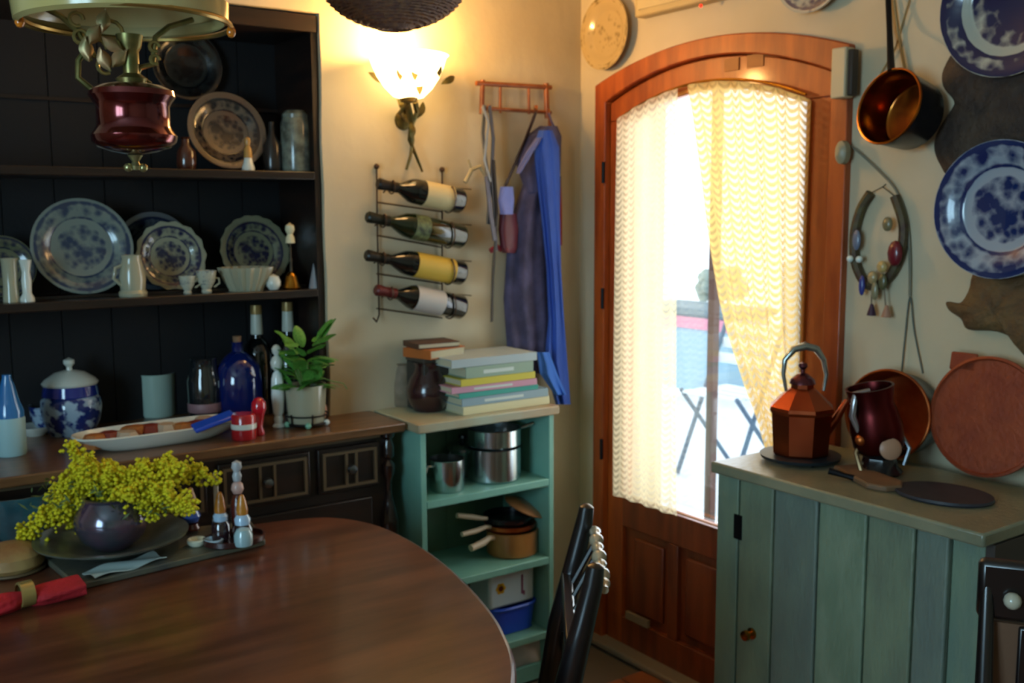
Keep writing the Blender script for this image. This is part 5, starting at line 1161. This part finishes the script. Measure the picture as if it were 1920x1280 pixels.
# horseshoe with charms
hc = rw(1640, 470)
hs = thing('horseshoe', (-.006, hc.y, hc.z), 'old horseshoe hung with charms and little ornaments beside the door', 'horseshoe')
def hw(px, py, x=-.014): return rw(px, py, x)-V(hs.location)
pts = [hw(a, b2) for a, b2 in ((1632,362),(1614,392),(1602,440),(1604,492),(1622,530),(1646,534),(1672,512),(1690,470),(1694,420),(1678,368))]
sm = []
for i in range(len(pts)-1):
    p0, p1, p2, p3 = pts[max(i-1,0)], pts[i], pts[i+1], pts[min(i+2,len(pts)-1)]
    for k in range(5):
        t = k/5; sm.append(.5*((2*p1)+(p2-p0)*t+(2*p0-5*p1+4*p2-p3)*t*t+(3*p1-p0-3*p2+p3)*t**3))
sm.append(pts[-1])
lpart(MB().tube(sm, .0125, 8, flat=1), 'iron_shoe', mat('rusty_iron', '4a362a', .6, .3, col2='5c5638', scale=40), hs)
for (px, py, r, mcol, nm, sc_) in ((1594,485,.009,'dfeee8','bead',(1,1,1)),(1611,486,.009,'dfeee8','bead',(1,1,1)),(1678,475,.020,'6c1624','red_charm',(.6,1,1.6)),(1654,500,.014,'c0a468','shell_charm',(.7,1,1.1)),(1636,520,.014,'a89468','shell_charm',(.7,1,1.2)),(1606,450,.012,'6c7890','feather_charm',(.5,1,2.2)),(1664,420,.014,'7a7050','green_charm',(.6,1,1.3)),(1616,535,.011,'2c3a8c','blue_tassel',(.6,.8,2.4)),(1640,545,.011,'8c8464','cord_charm',(.6,.9,2.2)),(1655,528,.012,'5a5a3c','leaf_charm',(.6,1,1.8))):
    c = hw(px, py, -.035); lpart(MB().ball(c, r, 12, sc_), nm, mat('charm_'+mcol, mcol, .3, coat=.5), hs)
c = hw(1634,585,-.03); lpart(MB().lathe([(0,.022),(.004,.02),(.012,-.008),(0,-.010)], 14, Matrix.Translation(c)), 'purple_bell', mat('purple_bell', '3a2038', .4), hs)
c = hw(1662,588,-.03); lpart(MB().lathe([(0,.022),(.004,.02),(.013,-.008),(0,-.010)], 14, Matrix.Translation(c)), 'pink_bell', mat('pink_bell', 'a87c64', .4), hs)
lpart(MB().tube([hw(1634,552,-.03), hw(1634,578,-.03)], .0018, 6).tube([hw(1658,540,-.03), hw(1661,582,-.03)], .0018, 6), 'thread', mat('thread', '7a6a58', .8), hs)
lpart(MB().tube([V((.005,hw(1655,345).y,hw(1655,345).z)), hw(1655,350), sm[0]], .0012, 5).tube([hw(1655,350), sm[-1]], .0012, 5), 'hanging_wire', M_iron, hs)
# dark leaf-shaped ornaments
def ornament(name, pts, label, m, th=.022, x=-.004):
    P = [rw(a, b2, -.02) for a, b2 in pts]; cy_ = sum(p.y for p in P)/len(P); cz_ = sum(p.z for p in P)/len(P)
    sm = smooth_ring([(p.y-cy_, p.z-cz_) for p in P], 4)
    Mx = Matrix(((0,0,1,0),(1,0,0,0),(0,1,0,0),(0,0,0,1)))
    mb = MB(); n = len(sm)
    rings_ = [(1,0),(1.0,-.006),(.92,-.5*th),(.75,-.85*th),(.45,-th),(.0,-th*.9)]
    vs = []
    for s2, xx in rings_: vs += [V((x+xx+.004*NZ.noise(V((a*22, b2*22, s2*3))), a*s2, b2*s2)) for a, b2 in sm]
    fs = [(r*n+i, (r+1)*n+i, (r+1)*n+(i+1)%n, r*n+(i+1)%n) for r in range(len(rings_)-1) for i in range(n)]
    mb.add(vs, fs); o = mb.build(name, m, keep=True, ang=60); o.location = (-.002, cy_, cz_); return tag(o, label, 'ornament', 'dark leaf-like ornaments on the right wall')
M_orn = mat('dark_carved', '33261f', .75, col2='4a3a2c', scale=16, bump=.7, bscale=60)
ornament('wall_ornament', [(1798,88),(1766,128),(1764,160),(1784,188),(1780,205),(1752,250),(1750,288),(1772,330),(1800,330),(1850,300),(1910,285),(1990,270),(2010,170),(1960,110),(1880,112)], 'large dark brown lobed wall ornament between the two blue plates', M_orn)
ornament('wall_ornament', [(1828,508),(1812,545),(1796,568),(1771,566),(1776,582),(1798,598),(1812,618),(1866,622),(1902,640),(1925,672),(1990,660),(2010,560),(1960,510),(1890,520)], 'brown pointed wall ornament below the deep blue willow plate', mat('brown_carved', '5a4024', .75, col2='6e5430', scale=16, bump=.7, bscale=60))
